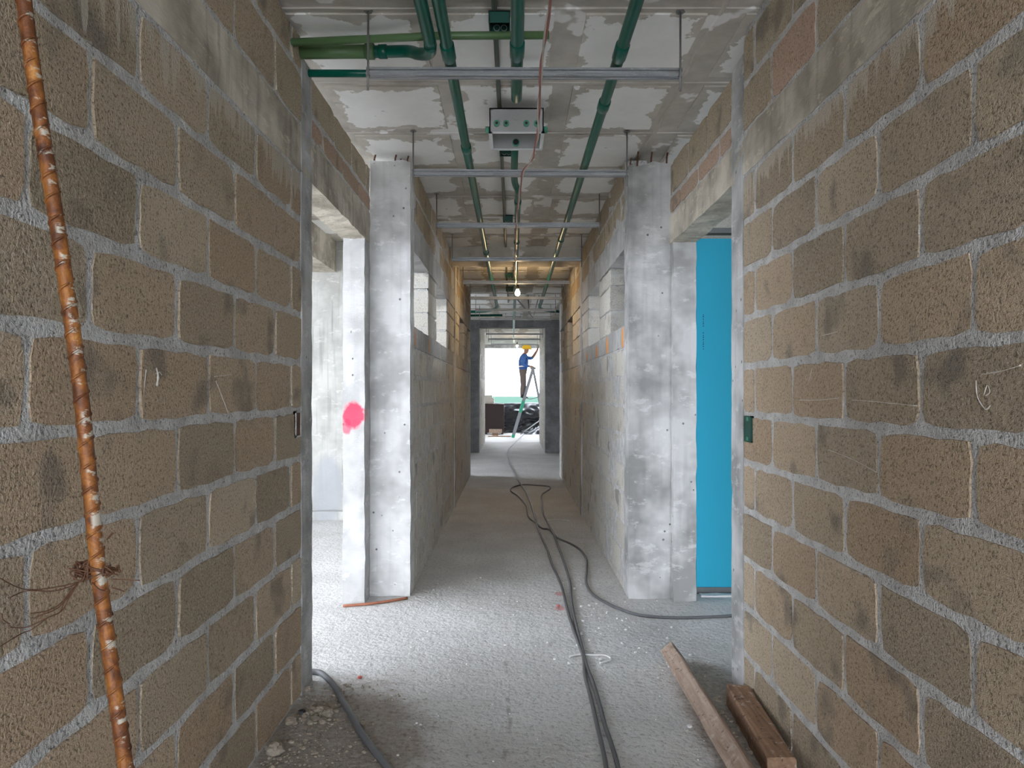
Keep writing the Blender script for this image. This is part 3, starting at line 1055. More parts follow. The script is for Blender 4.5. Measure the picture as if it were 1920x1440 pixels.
for xx in (bx0 + .063, bx1 - .025):
    tube('hanger_rod', [Vector((xx, by0 + .1, bz1 - .01)), Vector((xx, by0 + .1, ZC + .01))], .0035, 'rod', J, seg=8)
tube('blank_disc', [Vector((bx0 + .15, by0 + .002, bz1 - .045)), Vector((bx0 + .15, by0 - .0015, bz1 - .045))], .024, 'greybox', J, seg=20)

# hanging wire with bulbs --------------------------------------------
W = thing('twisted_wire', (0.1, 1.6, 2.72), 'red and pale twisted wire strung under the ceiling channels', 'wire')
wp = [(0.10, 1.2, EYE + 1.36), (.125, 2.2, EYE + 1.335), (.130, 2.6, EYE + 1.34), (.121, 2.95, EYE + 1.342), (.127, 3.35, EYE + 1.32), (.124, 3.75, EYE + 1.31),
      (.098, 4.1, EYE + 1.33), (.060, 4.36, EYE + 1.335), (.040, 5.0, EYE + 1.33), (.034, 5.75, EYE + 1.34), (.03, 6.5, EYE + 1.33), (.028, 7.22, EYE + 1.345), (.035, 8.0, EYE + 1.34), (.048, 8.72, EYE + 1.335), (.056, 8.735, EYE + 1.31)]
wp = smooth_path([Vector(p) for p in wp], 14)
for k, (mt, nm) in enumerate((('redwire', 'red_strand'), ('palewire', 'pale_strand'))):
    pts = []
    L = 0
    for i, p in enumerate(wp):
        if i:
            L += (p - wp[i - 1]).length
        a = L * 9 + k * math.pi
        wob = noise.noise_vector(Vector((L * 4.0, 0, 7))) * .010
        pts.append(p + Vector((math.cos(a) * .0042, 0, math.sin(a) * .0042)) + Vector((wob.x, 0, wob.z)))
    tube(nm, pts, .0042, mt, W, seg=6)


def bulb(c, label, power):
    e = thing('light_bulb', c, label, 'light bulb', 'bare light bulbs')
    c = Vector(c)
    prof = [(0.0, -.052), (.017, -.048), (.028, -.036), (.032, -.020), (.029, -.004), (.020, .014), (.014, .024), (.013, .032)]
    n = 18
    v = [(c.x + r * math.cos(2 * math.pi * s / n), c.y + r * math.sin(2 * math.pi * s / n), c.z + z) for (r, z) in prof for s in range(n)]
    f = [(i * n + s, i * n + (s + 1) % n, (i + 1) * n + (s + 1) % n, (i + 1) * n + s) for i in range(len(prof) - 1) for s in range(n)]
    put(link('glass', from_data('glass', v, f, True), 'glow'), e)
    tube('socket', [c + Vector((0, 0, .030)), c + Vector((0, 0, .085))], .018, 'black', e, seg=14)
    tube('lead', [c + Vector((0, 0, .08)), c + Vector((-.002, 0, .16))], .003, 'redwire', e, seg=6)
    ld = bpy.data.lights.new('bulb_light', 'POINT')
    ld.energy = power
    ld.color = (1, .66, .34)
    ld.shadow_soft_size = .04
    lo = bpy.data.objects.new('bulb_light', ld)
    COL.objects.link(lo)
    lo.location = c + Vector((0, 0, -.10))
    return e


bulb((.062, 8.74, EYE + 1.245), 'glowing bare bulb hanging under the fifth channel', 2.2)
bulb((.13, 20.2, EYE + 1.335), 'small glowing bulb far off beside the yellow helmet', 1.5)

# loose bracket and braces near the cross passage
e = thing('hanging_bracket', (0, 14.2, 2.8), 'thin white wire bracket hanging beyond the cross passage', 'bracket')
tube('wire', [Vector((-.14, 14.2, 2.96)), Vector((-.14, 14.2, 2.88)), Vector((.17, 14.2, 2.88)), Vector((.17, 14.2, 2.96))], .008, 'galv', e, seg=6, smooth=False)
for k, (a, b2, lab) in enumerate((((.04, 10.6, 2.80), (.45, 14.0, 2.79), 'loose metal bar lying diagonally over the far channels'),
                                  ((.24, 10.9, 2.86), (.31, 13.1, 2.86), 'straight slim conduit over the sixth channel'),
                                  ((.42, 11.2, 2.90), (.42, 13.8, 2.88), 'bright slim conduit hanging beside the far bend'))):
    tag(tube('metal_bar', [Vector(a), Vector(b2)], .010, 'galv' if k != 1 else 'olive', None, seg=8), lab, 'bar', 'loose bars over the far channels')
pipe('dark teal conduit crossing the ceiling of the cross passage', [(-3.5, 14.0, 2.87), (-.2, 13.9, 2.885)], .022, 'teal')

# ------------------------------------------------------------------ chalk strokes on the blocks
def chalk(pix, side, wall, r=.0022):
    x = XR - .006 if side == 'right' else XL + .006
    pts = []
    for px, py in pix:
        y = F * x / (px - CX)
        pts.append(Vector((x, y, EYE - (py - CY) * y / F)))
    path = smooth_path(pts, 8)
    tube('chalk_mark', path, r, 'chalk', wall, seg=5, radii=[r * (.35 + 1.0 * abs(noise.noise(q * 60))) for q in path])


for ln in ([(1498, 750), (1535, 750), (1573, 746)], [(1598, 750), (1640, 753), (1720, 761)], [(1840, 702), (1880, 695), (1913, 685)],
           [(1830, 713), (1831, 735), (1835, 750), (1848, 767), (1857, 760)], [(1845, 740), (1851, 722), (1856, 735), (1848, 742)],
           [(1516, 716), (1523, 690)], [(1553, 843), (1600, 862), (1643, 885)], [(1540, 630), (1570, 622)]):
    chalk(ln, 'right', wr)
chalk([(274, 693), (271, 720), (267, 752)], 'left', wl)
chalk([(293, 690), (296, 705), (294, 724)], 'left', wl, .006)
chalk([(292, 700), (299, 698), (303, 703)], 'left', wl, .003)
chalk([(402, 706), (420, 704), (434, 702)], 'left', wl)
chalk([(405, 715), (415, 740), (428, 775)], 'left', wl)

# ------------------------------------------------------------------ wall boxes
e = thing('switch_box', (XR, 3.11, 1.15), 'dark green switch box set into the block wall by the door jamb', 'switch box')
bxa = (XR - .010, 3.065, 1.142)
bxb = (XR + .02, 3.150, 1.262)
ya, yb, za, zb = 3.055, 3.145, 1.150, 1.265
put(link('shell', merge(box_mesh('a', (XR - .012, ya, za), (XR + .03, ya + .006, zb)), box_mesh('a', (XR - .012, yb - .006, za), (XR + .03, yb, zb)),
                        box_mesh('a', (XR - .012, ya, za), (XR + .03, yb, za + .006)), box_mesh('a', (XR - .012, ya, zb - .006), (XR + .03, yb, zb)),
                        box_mesh('a', (XR - .0105, ya, za), (XR - .009, yb, zb))), 'tealbox'), e)
put(link('lug', box_mesh('a', (XR - .014, ya + .036, za + .006), (XR - .008, ya + .054, za + .022)), 'mint'), e)
put(link('lug', box_mesh('a', (XR - .014, ya + .036, zb - .022), (XR - .008, ya + .054, zb - .006)), 'mint'), e)
e = thing('wall_niche', (XL, 3.13, 1.17), 'rusty brown box sunk into the block wall edge by the left doorway', 'box')
ya, yb, za, zb = 3.075, 3.155, 1.17, 1.285
put(link('frame', merge(box_mesh('a', (XL - .02, ya, za), (XL + .0125, ya + .007, zb)), box_mesh('a', (XL - .02, yb - .007, za), (XL + .0125, yb, zb)),
                        box_mesh('a', (XL - .02, ya, za), (XL + .0125, yb, za + .007)), box_mesh('a', (XL - .02, ya, zb - .007), (XL + .0125, yb, zb))), 'mortar'), e)
put(link('back', box_mesh('a', (XL - .02, ya, za), (XL + .0085, yb, zb)), 'rust_wire'), e)

# ------------------------------------------------------------------ rebar and tie wire
RY = 1.25
rp = [at(38, -90, RY), at(45, 0, RY), at(72, 200, RY), at(104, 400, RY), at(128, 560, RY), at(150, 720, RY), at(166, 880, RY), at(186, 1080, RY), at(208, 1240, RY), at(236, 1440, RY)]
low = rp[-1] + (rp[-1] - rp[-2]).normalized() * 0.60
k = (0.0 - rp[-1].z) / (low.z - rp[-1].z)
rp.append(rp[-1] + (low - rp[-1]) * k)
hi_d = (rp[0] - rp[1]).normalized()
rp.insert(0, rp[0] + hi_d * 0.38)
rs = smooth_path(rp, 40)
RB = thing('rebar', rp[-1], 'long rusty ribbed steel bar leaning against the block wall', 'rebar')
tube('bar', rs, .0125, 'rust', RB, seg=14)
# ribs: crossing inclined ridges
L = 0
nxt = 0.0
for i in range(1, len(rs)):
    L += (rs[i] - rs[i - 1]).length
    if L >= nxt and rs[i].z > 0.35 and rs[i].z < 2.2:
        nxt += .020
        d = (rs[i] - rs[i - 1]).normalized()
        u = d.cross(Vector((0, 1, 0))).normalized()
        v2 = d.cross(u)
        ring = []
        for a in range(11):
            th = math.pi * (a / 10) + (0 if int(L / .020) % 2 else math.pi)
            ring.append(rs[i] + (u * math.cos(th) + v2 * math.sin(th)) * .0128 + d * ((a / 10 - .5) * .022))
        tube('rib', ring, .0022, 'rust', RB, seg=5, cap=True, radii=[.0004 + .0022 * math.sin(math.pi * (a / 10)) for a in range(11)])
tz = [p for p in rs if abs(p.z - at(186, 1080, RY).z) < .01][0]
TW = thing('tie_wire', tz, 'tangled rusty tie wire knotted round the leaning bar', 'wire')
for k in range(4):
    ring = [tz + Vector((math.cos(a * .5236) * .0155, math.sin(a * .5236) * .0155, .004 * k - .006 + .007 * math.cos(a * .5236 + k))) for a in range(13)]
    tube('wrap', ring, .0016, 'rust_wire', TW, seg=6, cap=False)
rng = random.Random(3)
for sx, n, sp in ((-1, 8, .026), (1, 7, .014)):
    c0 = tz + Vector((sx * .026, -.004, .002))
    for k in range(n):
        pts = []
        for a in range(7):
            pts.append(c0 + Vector((rng.uniform(-sp, sp) * .7, rng.uniform(-.012, .012), rng.uniform(-sp, sp) * .7)))
        tube('knot', smooth_path(pts, 4), .0014, 'rust_wire', TW, seg=5)
tails = [[(172, 1078), (150, 1090), (110, 1100), (60, 1106), (30, 1100), (0, 1084)], [(165, 1082), (135, 1098), (100, 1108), (50, 1108), (20, 1120)],
         [(150, 1090), (135, 1105), (115, 1130), (90, 1145), (58, 1150)], [(148, 1092), (130, 1118), (105, 1142), (80, 1152), (62, 1160)],
         [(146, 1095), (128, 1124), (115, 1146), (85, 1160), (50, 1176), (20, 1176)], [(140, 1100), (122, 1126), (112, 1148), (90, 1158), (60, 1180), (40, 1188), (0, 1212)],
         [(180, 1068), (162, 1050), (150, 1068), (140, 1075)], [(212, 1086), (240, 1087), (262, 1088)], [(210, 1102), (222, 1105), (233, 1109)],
         [(200, 1012), (208, 1002), (212, 1000), (203, 1010)], [(172, 1092), (185, 1104), (200, 1111)], [(3, 1150), (6, 1162), (18, 1170)]]
for k, tl in enumerate(tails):
    pts = [at(px, py, min(RY + (.02 + .0009 * max(0, 180 - px)) * (1 if px < 165 else -.6), F * .945 / (CX - px))) for px, py in tl]
    tube('tail', smooth_path(pts, 5), .0011, 'rust_wire', TW, seg=5)

# ------------------------------------------------------------------ floor things
def floor_cable(name, pix, r, mat, label, sub=6):
    pts = [on_floor(px, py, 0.0) + Vector((0, 0, r)) for px, py in pix]
    return tag(tube(name, smooth_path(pts, sub), r, mat, None, seg=8), label, 'cable')


c1 = [(985, 812), (966, 830), (951, 847), (952, 865), (960, 882), (977, 910), (989, 930), (1000, 962), (1004, 975), (1007, 987), (1016, 1010), (1026, 1032), (1035, 1060), (1045, 1082), (1054, 1105), (1061, 1135), (1066, 1155), (1074, 1180), (1085, 1211), (1094, 1237), (1097, 1272), (1108, 1313), (1118, 1357), (1128, 1400), (1136, 1440), (1148, 1520)]
c2 = [(1420, 1150), (1372, 1157), (1280, 1161), (1215, 1158), (1177, 1150), (1135, 1132), (1110, 1115), (1099, 1095), (1100, 1070), (1099, 1050), (1087, 1032), (1067, 1020), (1045, 1010), (1030, 995), (1016, 992), (1002, 980), (991, 970), (987, 950), (972, 932), (958, 922), (961, 915), (980, 910), (1005, 911), (1028, 913), (1031, 918), (1016, 929), (1016, 945), (1019, 965), (1027, 982), (1035, 997), (1042, 1012), (1046, 1025), (1054, 1045), (1062, 1070), (1069, 1097), (1071, 1125), (1075, 1150), (1082, 1182), (1091, 1217), (1099, 1249), (1112, 1284), (1125, 1328), (1135, 1366), (1147, 1401), (1158, 1440), (1175, 1520)]
floor_cable('power_cable', c1, .009, 'cable', 'grey power cable snaking down the corridor from the ladder')
floor_cable('power_cable', c2, .009, 'cable', 'dark power cable that loops on the floor and runs into the cyan board doorway')
hs = [(560, 1262), (584, 1264), (603, 1268), (626, 1291), (640, 1316), (657, 1344), (674, 1375), (693, 1403), (722, 1440), (760, 1500)]
floor_cable('hose', hs, .0135, 'hose', 'thick grey hose curving out of the bright left doorway')
tag(tube('reinforcing_rod', smooth_path([on_floor(643, 1139) + Vector((0, 0, .01)), on_floor(700, 1134) + Vector((0, 0, .01)), on_floor(764, 1124) + Vector((0, 0, .01))], 5), .0085, 'copper', None, seg=8),
    'short rust red rod lying at the foot of the daylit column', 'rod')
tag(tube('cable_tie', smooth_path([on_floor(p, q) + Vector((0, 0, .005)) for p, q in ((1068, 1233), (1085, 1229), (1110, 1230), (1135, 1231), (1145, 1238), (1125, 1245))], 5), .005, 'chip', None, seg=6),
    'bent white cable tie lying across the cables', 'cable tie')
tag(tube('white_strip', smooth_path([on_floor(p, q) + Vector((0, 0, .005)) for p, q in ((1027, 978), (1030, 976), (1048, 975), (1067, 977))], 5), .004, 'whitebox', None, seg=6),
    'thin white strip lying beside the cable loop', 'strip')


def beam(name, p0, p1, w, h, roll, mat, label, seed):
    """squared timber lying on the floor between p0 and p1 (centre line on the floor), rolled about its axis"""
    p0, p1 = Vector(p0), Vector(p1)
    d = (p1 - p0)
    Ln = d.length
    d.normalize()
    sx = d.cross(Vector((0, 0, 1))).normalized()
    up = Vector((0, 0, 1))
    n = 26
    prof = []
    c = .006
    for (a, b) in ((-w / 2 + c, -h / 2), (w / 2 - c, -h / 2), (w / 2, -h / 2 + c), (w / 2, h / 2 - c), (w / 2 - c, h / 2), (-w / 2 + c, h / 2), (-w / 2, h / 2 - c), (-w / 2, -h / 2 + c)):
        prof.append((a * math.cos(roll) - b * math.sin(roll), a * math.sin(roll) + b * math.cos(roll)))
    zmin = min(q[1] for q in prof)
    verts, faces = [], []
    for i in range(n + 1):
        for j, (a, b) in enumerate(prof):
            v = p0 + d * (Ln * i / n) + sx * a + up * (b - zmin)
            nv = noise.noise_vector(Vector((seed, i * .45, j * .8))) * .004
            if i in (0, n):
                v += d * noise.noise(Vector((seed, j * 1.3, i))) * .02
            v += Vector((nv.x, 0, abs(nv.z)))
            verts.append(v)
    m = len(prof)
    for i in range(n):
        for j in range(m):
            a, b = i * m + j, i * m + (j + 1) % m
            faces.append((a, b, b + m, a + m))
    faces += [tuple(range(m))[::-1], tuple(range(n * m, n * m + m))]
    me = from_data(name, verts, faces)
    return tag(link(name, me, mat), label, 'timber', 'timbers on the floor')


beam('timber', (.800, 3.56, 0), (.800, 2.25, 0), .075, .085, math.radians(-38), 'wood_a', 'pale weathered timber lying out on the floor with one tilted face', 1.7)
beam('timber', (.985, 3.08, 0), (.945, 2.47, 0), .098, .088, 0, 'wood_b', 'short brown squared timber lying against the block wall', 5.2)


def stone_mesh(seed, r, sub=1):
    bm = bmesh.new()
    bmesh.ops.create_icosphere(bm, subdivisions=sub, radius=r)
    for v in bm.verts:
        n = noise.noise(v.co / r * 1.1 + Vector((seed * 7.3, 0, 0)))
        v.co *= 1 + .45 * n + (.25 * noise.noise(v.co / r * 3.1 + Vector((seed, 4, 0))) if sub > 1 else 0)
        v.co.z *= .65
    me = bpy.data.meshes.new('stone')
    bm.to_mesh(me)
    bm.free()
    return me


# larger stones, one object each
stones = [((515, 1412), .038, 'flat pale stone lying close by the foot of the block wall'), ((545, 1357), .026, 'pale stone against the foot of the block wall'),
          ((615, 1342), .025, 'pale stone at the top of the rubble heap by the hose'), ((577, 1297), .024, 'pale stone in the corner under the door jamb'),
          ((598, 1335), .022, 'small pale stone inside the rubble heap'), ((678, 1362), .016, 'small pale stone beside the grey hose')]
for k, (pp, r, lab) in enumerate(stones):
    o = link('stone', stone_mesh(k + 1, r * .9, 3), 'stone')
    o.location = on_floor(*pp) + Vector((0, 0, r * .5))
    tag(o, lab, 'stone', 'stones by the block wall')
# uncountable crumbs
rng = random.Random(11)
bm = bmesh.new()


def crumb(x, y, r):
    base = stone_mesh(rng.uniform(0, 50), r)
    base.transform(Matrix.Translation((x, y, r * .35)) @ Matrix.Rotation(rng.uniform(0, 6), 4, 'Z'))
    bm.from_mesh(base)
    bpy.data.meshes.remove(base)


for _ in range(900):
    y = rng.uniform(1.9, 3.3)
    x = XL + .03 + abs(rng.gauss(0, .20))
    crumb(x, y, rng.uniform(.002, .007) * (1 if rng.random() < .9 else 1.9))
for _ in range(80):
    c = on_floor(600, 1338)
    crumb(c.x + rng.gauss(0, .05), c.y + rng.gauss(0, .06), rng.uniform(.006, .016))
for _ in range(60):
    crumb(rng.uniform(.86, .93), rng.uniform(2.5, 3.4), rng.uniform(.004, .011))
me = bpy.data.meshes.new('rubble')
bm.to_mesh(me)
bm.free()
tag(link('rubble', me, 'stone'), 'crumbled mortar and grit strewn along the foot of the walls', 'rubble', kind='stuff')
bm = bmesh.new()
for _ in range(170):
    x, y = rng.uniform(-.55, 1.0), rng.uniform(2.3, 5.2)
    crumb(x, y, rng.uniform(.002, .006) if rng.random() < .9 else rng.uniform(.006, .011))
for _ in range(40):
    crumb(rng.uniform(.35, .95), rng.uniform(3.6, 4.7), rng.uniform(.004, .011))
me = bpy.data.meshes.new('debris')
bm.to_mesh(me)
bm.free()
tag(link('debris', me, 'chip'), 'scattered white plaster chips on the corridor floor', 'debris', kind='stuff')
for pp, lab in (((675, 1272), 'tiny red scrap on the floor by the left doorway'), ((1047, 1137), 'tiny red scrap beside the power cables')):
    o = link('red_scrap', stone_mesh(rng.random() * 9, .012), 'redchip')
    o.location = on_floor(*pp) + Vector((0, 0, .006))
    tag(o, lab, 'scrap', 'red scraps on the floor')
o = link('black_scrap', stone_mesh(4.4, .018), 'black')
o.location = on_floor(567, 1338) + Vector((0, 0, .010))
tag(o, 'small black plastic scrap beside the rubble heap', 'scrap')

# ------------------------------------------------------------------ cyan gypsum board
G = thing('gypsum_board', (1.86, 4.80, 0), 'tall cyan gypsum board standing in the right doorway', 'board')
put(link('sheet', box_mesh('a', (1.252, 4.795, 0.035), (2.47, 4.808, 2.415)), 'cyan'), G)
put(link('bottom_track', merge(box_mesh('a', (1.235, 4.785, 0.0), (2.6, 4.792, 0.042)), box_mesh('a', (1.235, 4.785, 0.0), (2.6, 4.86, 0.005))), 'track'), G)
for k in range(16):
    zz = 1.66 + k * .0155
    if k in (8, 9):
        continue
    hgt = .006 + .005 * ((k * 7) % 3) / 2
    put(link('printed_mark', box_mesh('a', (1.296, 4.7943, zz), (1.303, 4.7955, zz + hgt)), 'ink'), G)
e = thing('top_track', (1.9, 4.83, 2.47), 'dim steel track above the cyan board', 'track')
put(link('rail', box_mesh('a', (1.24, 4.80, 2.455), (2.7, 4.88, 2.49)), 'track'), e)
tag(cbox('scrap_strip', (1.26, 4.70, 0.0), (1.52, 4.755, .012), 'chip', None, .03, .006), 'strip of white crumbs under the cyan board', 'scrap')

# ------------------------------------------------------------------ far end
# parapet, tarpaulin
pw = plain_wall('wall_parapet', (-5.2, 24.05, -.01), (5.2, 24.2, 0.95), 'concrete', 'low parapet at the far end behind the black tarpaulin')
tv, tf = [], []
NX, NZ = 110, 50
for j in range(NZ + 1):
    v = j / NZ
    for i in range(NX + 1):
        u = i / NX
        x = -1.4 + 3.2 * u
        z = 1.00 * (1 - v) - 0.0
        rdg = (1 - abs(noise.noise(Vector((u * 5 + v * 2.2, v * 2.5 - u * 1.5, 8))) * 2.2)) * .16 + (1 - abs(noise.noise(Vector((u * 11 - v * 4, v * 6 + u * 3, 3))) * 2.0)) * .06
        sag = rdg * min(1, v * 4) + .05 * math.sin(u * 9 + v * 2) + .10 * v * abs(math.sin(u * 5 + 1.2)) + .06 * noise.noise(Vector((u * 6, v * 4, 1)))
        bulge = .10 * math.exp(-((u - .68) ** 2) / .02) * (1 - abs(v - .5))
        y = 24.0 - .05 - .12 * v - sag - bulge - (.35 * max(0, v - .8) * 3)
        z = max(z + .03 * noise.noise(Vector((u * 7, v * 3, 5))), .015 + .02 * abs(noise.noise(Vector((u * 12, v * 9, 2)))))
        tv.append((x, y, z))
for j in range(NZ):
    for i in range(NX):
        a = j * (NX + 1) + i
        tf.append((a, a + 1, a + NX + 2, a + NX + 1))
tp = link('tarpaulin', from_data('tarpaulin', tv, tf, True), 'tarp')
sm = tp.modifiers.new('s', 'SOLIDIFY')
sm.thickness = .006
tag(tp, 'creased black tarpaulin hung over the parapet at the far end', 'tarpaulin')
# crumpled sheet end and sticks on the floor under the wall end
hv, hf = [], []
for j in range(17):
    for i in range(25):
        u, v = i / 24, j / 16
        x = .38 + .75 * u
        y = 22.7 + .75 * v
        h = .34 * math.exp(-((u - .75) ** 2) / .12) * (.45 + .9 * v) * (.55 + .8 * abs(noise.noise(Vector((u * 8, v * 6, 4)))))
        edge = min(u, 1 - u, v, 1 - v) * 6
        hv.append((x, y, .006 + h * min(1, edge)))
for j in range(16):
    for i in range(24):
        a = j * 25 + i
        hf.append((a, a + 1, a + 26, a + 25))
hp = link('crumpled_sheet', from_data('crumpled_sheet', hv, hf, True), 'tarp')
tag(hp, 'crumpled end of black plastic sheet heaped on the floor behind the ladder', 'plastic sheet')
for k, (a, b2) in enumerate((((.25, 22.4, .02), (1.0, 22.5, .55)), ((.45, 22.45, .02), (1.1, 22.6, .38)))):
    tag(tube('lath', [Vector(a), Vector(b2)], .016, 'galv', None, seg=8), ('long pale bar propped behind the ladder' if k == 0 else 'short pale bar propped low behind the ladder'), 'bar')
# dark hatched crate with slats
K = thing('hatched_crate', (-.58, 22.9, 0), 'dark brown crate with slanting slats beside the far tarpaulin', 'crate')
kx0, kx1, ky0, ky1, kz = -.95, -.275, 22.8, 23.2, .98
put(link('body', box_mesh('a', (kx0, ky0, .06), (kx1, ky1, kz)), 'crate'), K)
for i in range(15):
    zz = .10 + i * .062
    sl = .09
    me = from_data('slat', [(kx0 + .02, ky0 - .014, zz), (kx1 - .02, ky0 - .014, zz - 0 + sl if zz + sl < kz else kz - .01), (kx1 - .02, ky0 - .014, min(zz + sl + .026, kz)), (kx0 + .02, ky0 - .014, zz + .026),
                            (kx0 + .02, ky0 + .004, zz), (kx1 - .02, ky0 + .004, zz + sl if zz + sl < kz else kz - .01), (kx1 - .02, ky0 + .004, min(zz + sl + .026, kz)), (kx0 + .02, ky0 + .004, zz + .026)],
                   [(0, 1, 2, 3), (7, 6, 5, 4), (0, 4, 5, 1), (1, 5, 6, 2), (2, 6, 7, 3), (3, 7, 4, 0)])
    put(link('slat', me, 'crate'), K)
for xx in (kx0 + .05, kx1 - .10):
    put(link('foot', box_mesh('a', (xx, ky0 + .02, 0), (xx + .07, ky1 - .02, .065)), 'crate'), K)
tag(cbox('concrete_block', (-.95, 22.85, .98), (-.60, 23.1, 1.17), 'block_pale', None, .06, .004), 'lower pale concrete block on top of the hatched crate', 'block', 'blocks on the crate')
tag(cbox('concrete_block', (-.95, 22.87, 1.17), (-.66, 23.08, 1.27), 'block_pale', None, .06, .004), 'upper pale concrete block on top of the hatched crate', 'block', 'blocks on the crate')
tag(cbox('wood_offcut', (-.73, 21.9, 0.09), (-.33, 22.0, .21), 'wood_a', None, .06, .004), 'short pale wood offcut in front of the hatched crate', 'wood')
tag(cbox('wood_prop', (-.63, 21.88, 0), (-.45, 22.02, .092), 'wood_b', None, .06, .004), 'small dark wood prop under the pale offcut', 'wood')
tag(cbox('floor_board', (-.75, 21.5, 0), (-.05, 21.7, .025), 'wood_b', None, .1, .004), 'thin dark board flat on the floor by the ladder foot', 'board')

# ladder (seen side-on: climbing rails on the left, rear legs right)
LY0, LY1 = 21.08, 21.52
LT = Vector((.62, 0, 2.08))
LD = thing('step_ladder', (.4, 21.3, 0), 'tall aluminium step ladder with green lower rails', 'ladder')


def bar(name, a, b, w, d, mat, parent):
    a, b = Vector(a), Vector(b)
    u = (b - a).normalized()
    s = Vector((0, 1, 0))
    n = u.cross(s).normalized()
    vs = []
    for p in (a, b):
        for (i, j) in ((-1, -1), (1, -1), (1, 1), (-1, 1)):
            vs.append(p + n * (w / 2 * i) + s * (d / 2 * j))
    me = from_data(name, vs, [(0, 1, 2, 3)[::-1], (4, 5, 6, 7), (0, 1, 5, 4), (1, 2, 6, 5), (2, 3, 7, 6), (3, 0, 4, 7)])
    o = link(name, me, mat)
    return put(o, parent) if parent.type == 'EMPTY' else o


for yy, sp in ((LY0, .0), (LY1, .0)):
    ft = Vector((.015, yy, .02))
    tp_ = Vector((LT.x, yy + (.08 if yy == LY0 else -.08), LT.z))
    bar('front_rail', ft.lerp(tp_, .0), tp_, .09, .03, 'ladder', LD)
    bar('rail_sleeve', ft.lerp(tp_, .36) + Vector((0, -.004, 0)), ft.lerp(tp_, .52) + Vector((0, -.004, 0)), .096, .036, 'ladder_green', LD)
    bar('rubber_foot', ft + Vector((-.005, 0, -.02)), ft.lerp(tp_, .035), .09, .045, 'ladder_green', LD)
    rf = Vector((1.03, yy, 0))
    bar('rear_leg', rf, tp_, .062, .03, 'ladder', LD)
for k in range(1, 7):
    f = k / 7
    c0 = Vector((.015, LY0, .02)).lerp(Vector((LT.x, LY0 + .08, LT.z)), f)
    c1_ = Vector((.015, LY1, .02)).lerp(Vector((LT.x, LY1 - .08, LT.z)), f)
    put(link('step', box_mesh('a', (c0.x - .045, c0.y, c0.z - .012), (c0.x + .045, c1_.y, c0.z + .012)), 'ladder'), LD)
    if k < 6:
        r0 = Vector((1.03, LY0, 0)).lerp(Vector((LT.x, LY0 + .08, LT.z)), f)
        r1 = Vector((1.03, LY1, 0)).lerp(Vector((LT.x, LY1 - .08, LT.z)), f)
        tube('rear_brace', [r0, r1], .010, 'ladder', LD, seg=8)
put(link('top_cap', box_mesh('a', (LT.x - .08, LY0 + .04, LT.z - .02), (LT.x + .08, LY1 - .04, LT.z + .035)), 'ladder'), LD)
tube('spreader', smooth_path([Vector((.36, LY0 + .05, 1.20)), Vector((.55, LY0 + .05, 1.16)), Vector((.78, LY0 + .05, 1.22))], 4), .012, 'ladder', LD, seg=6)

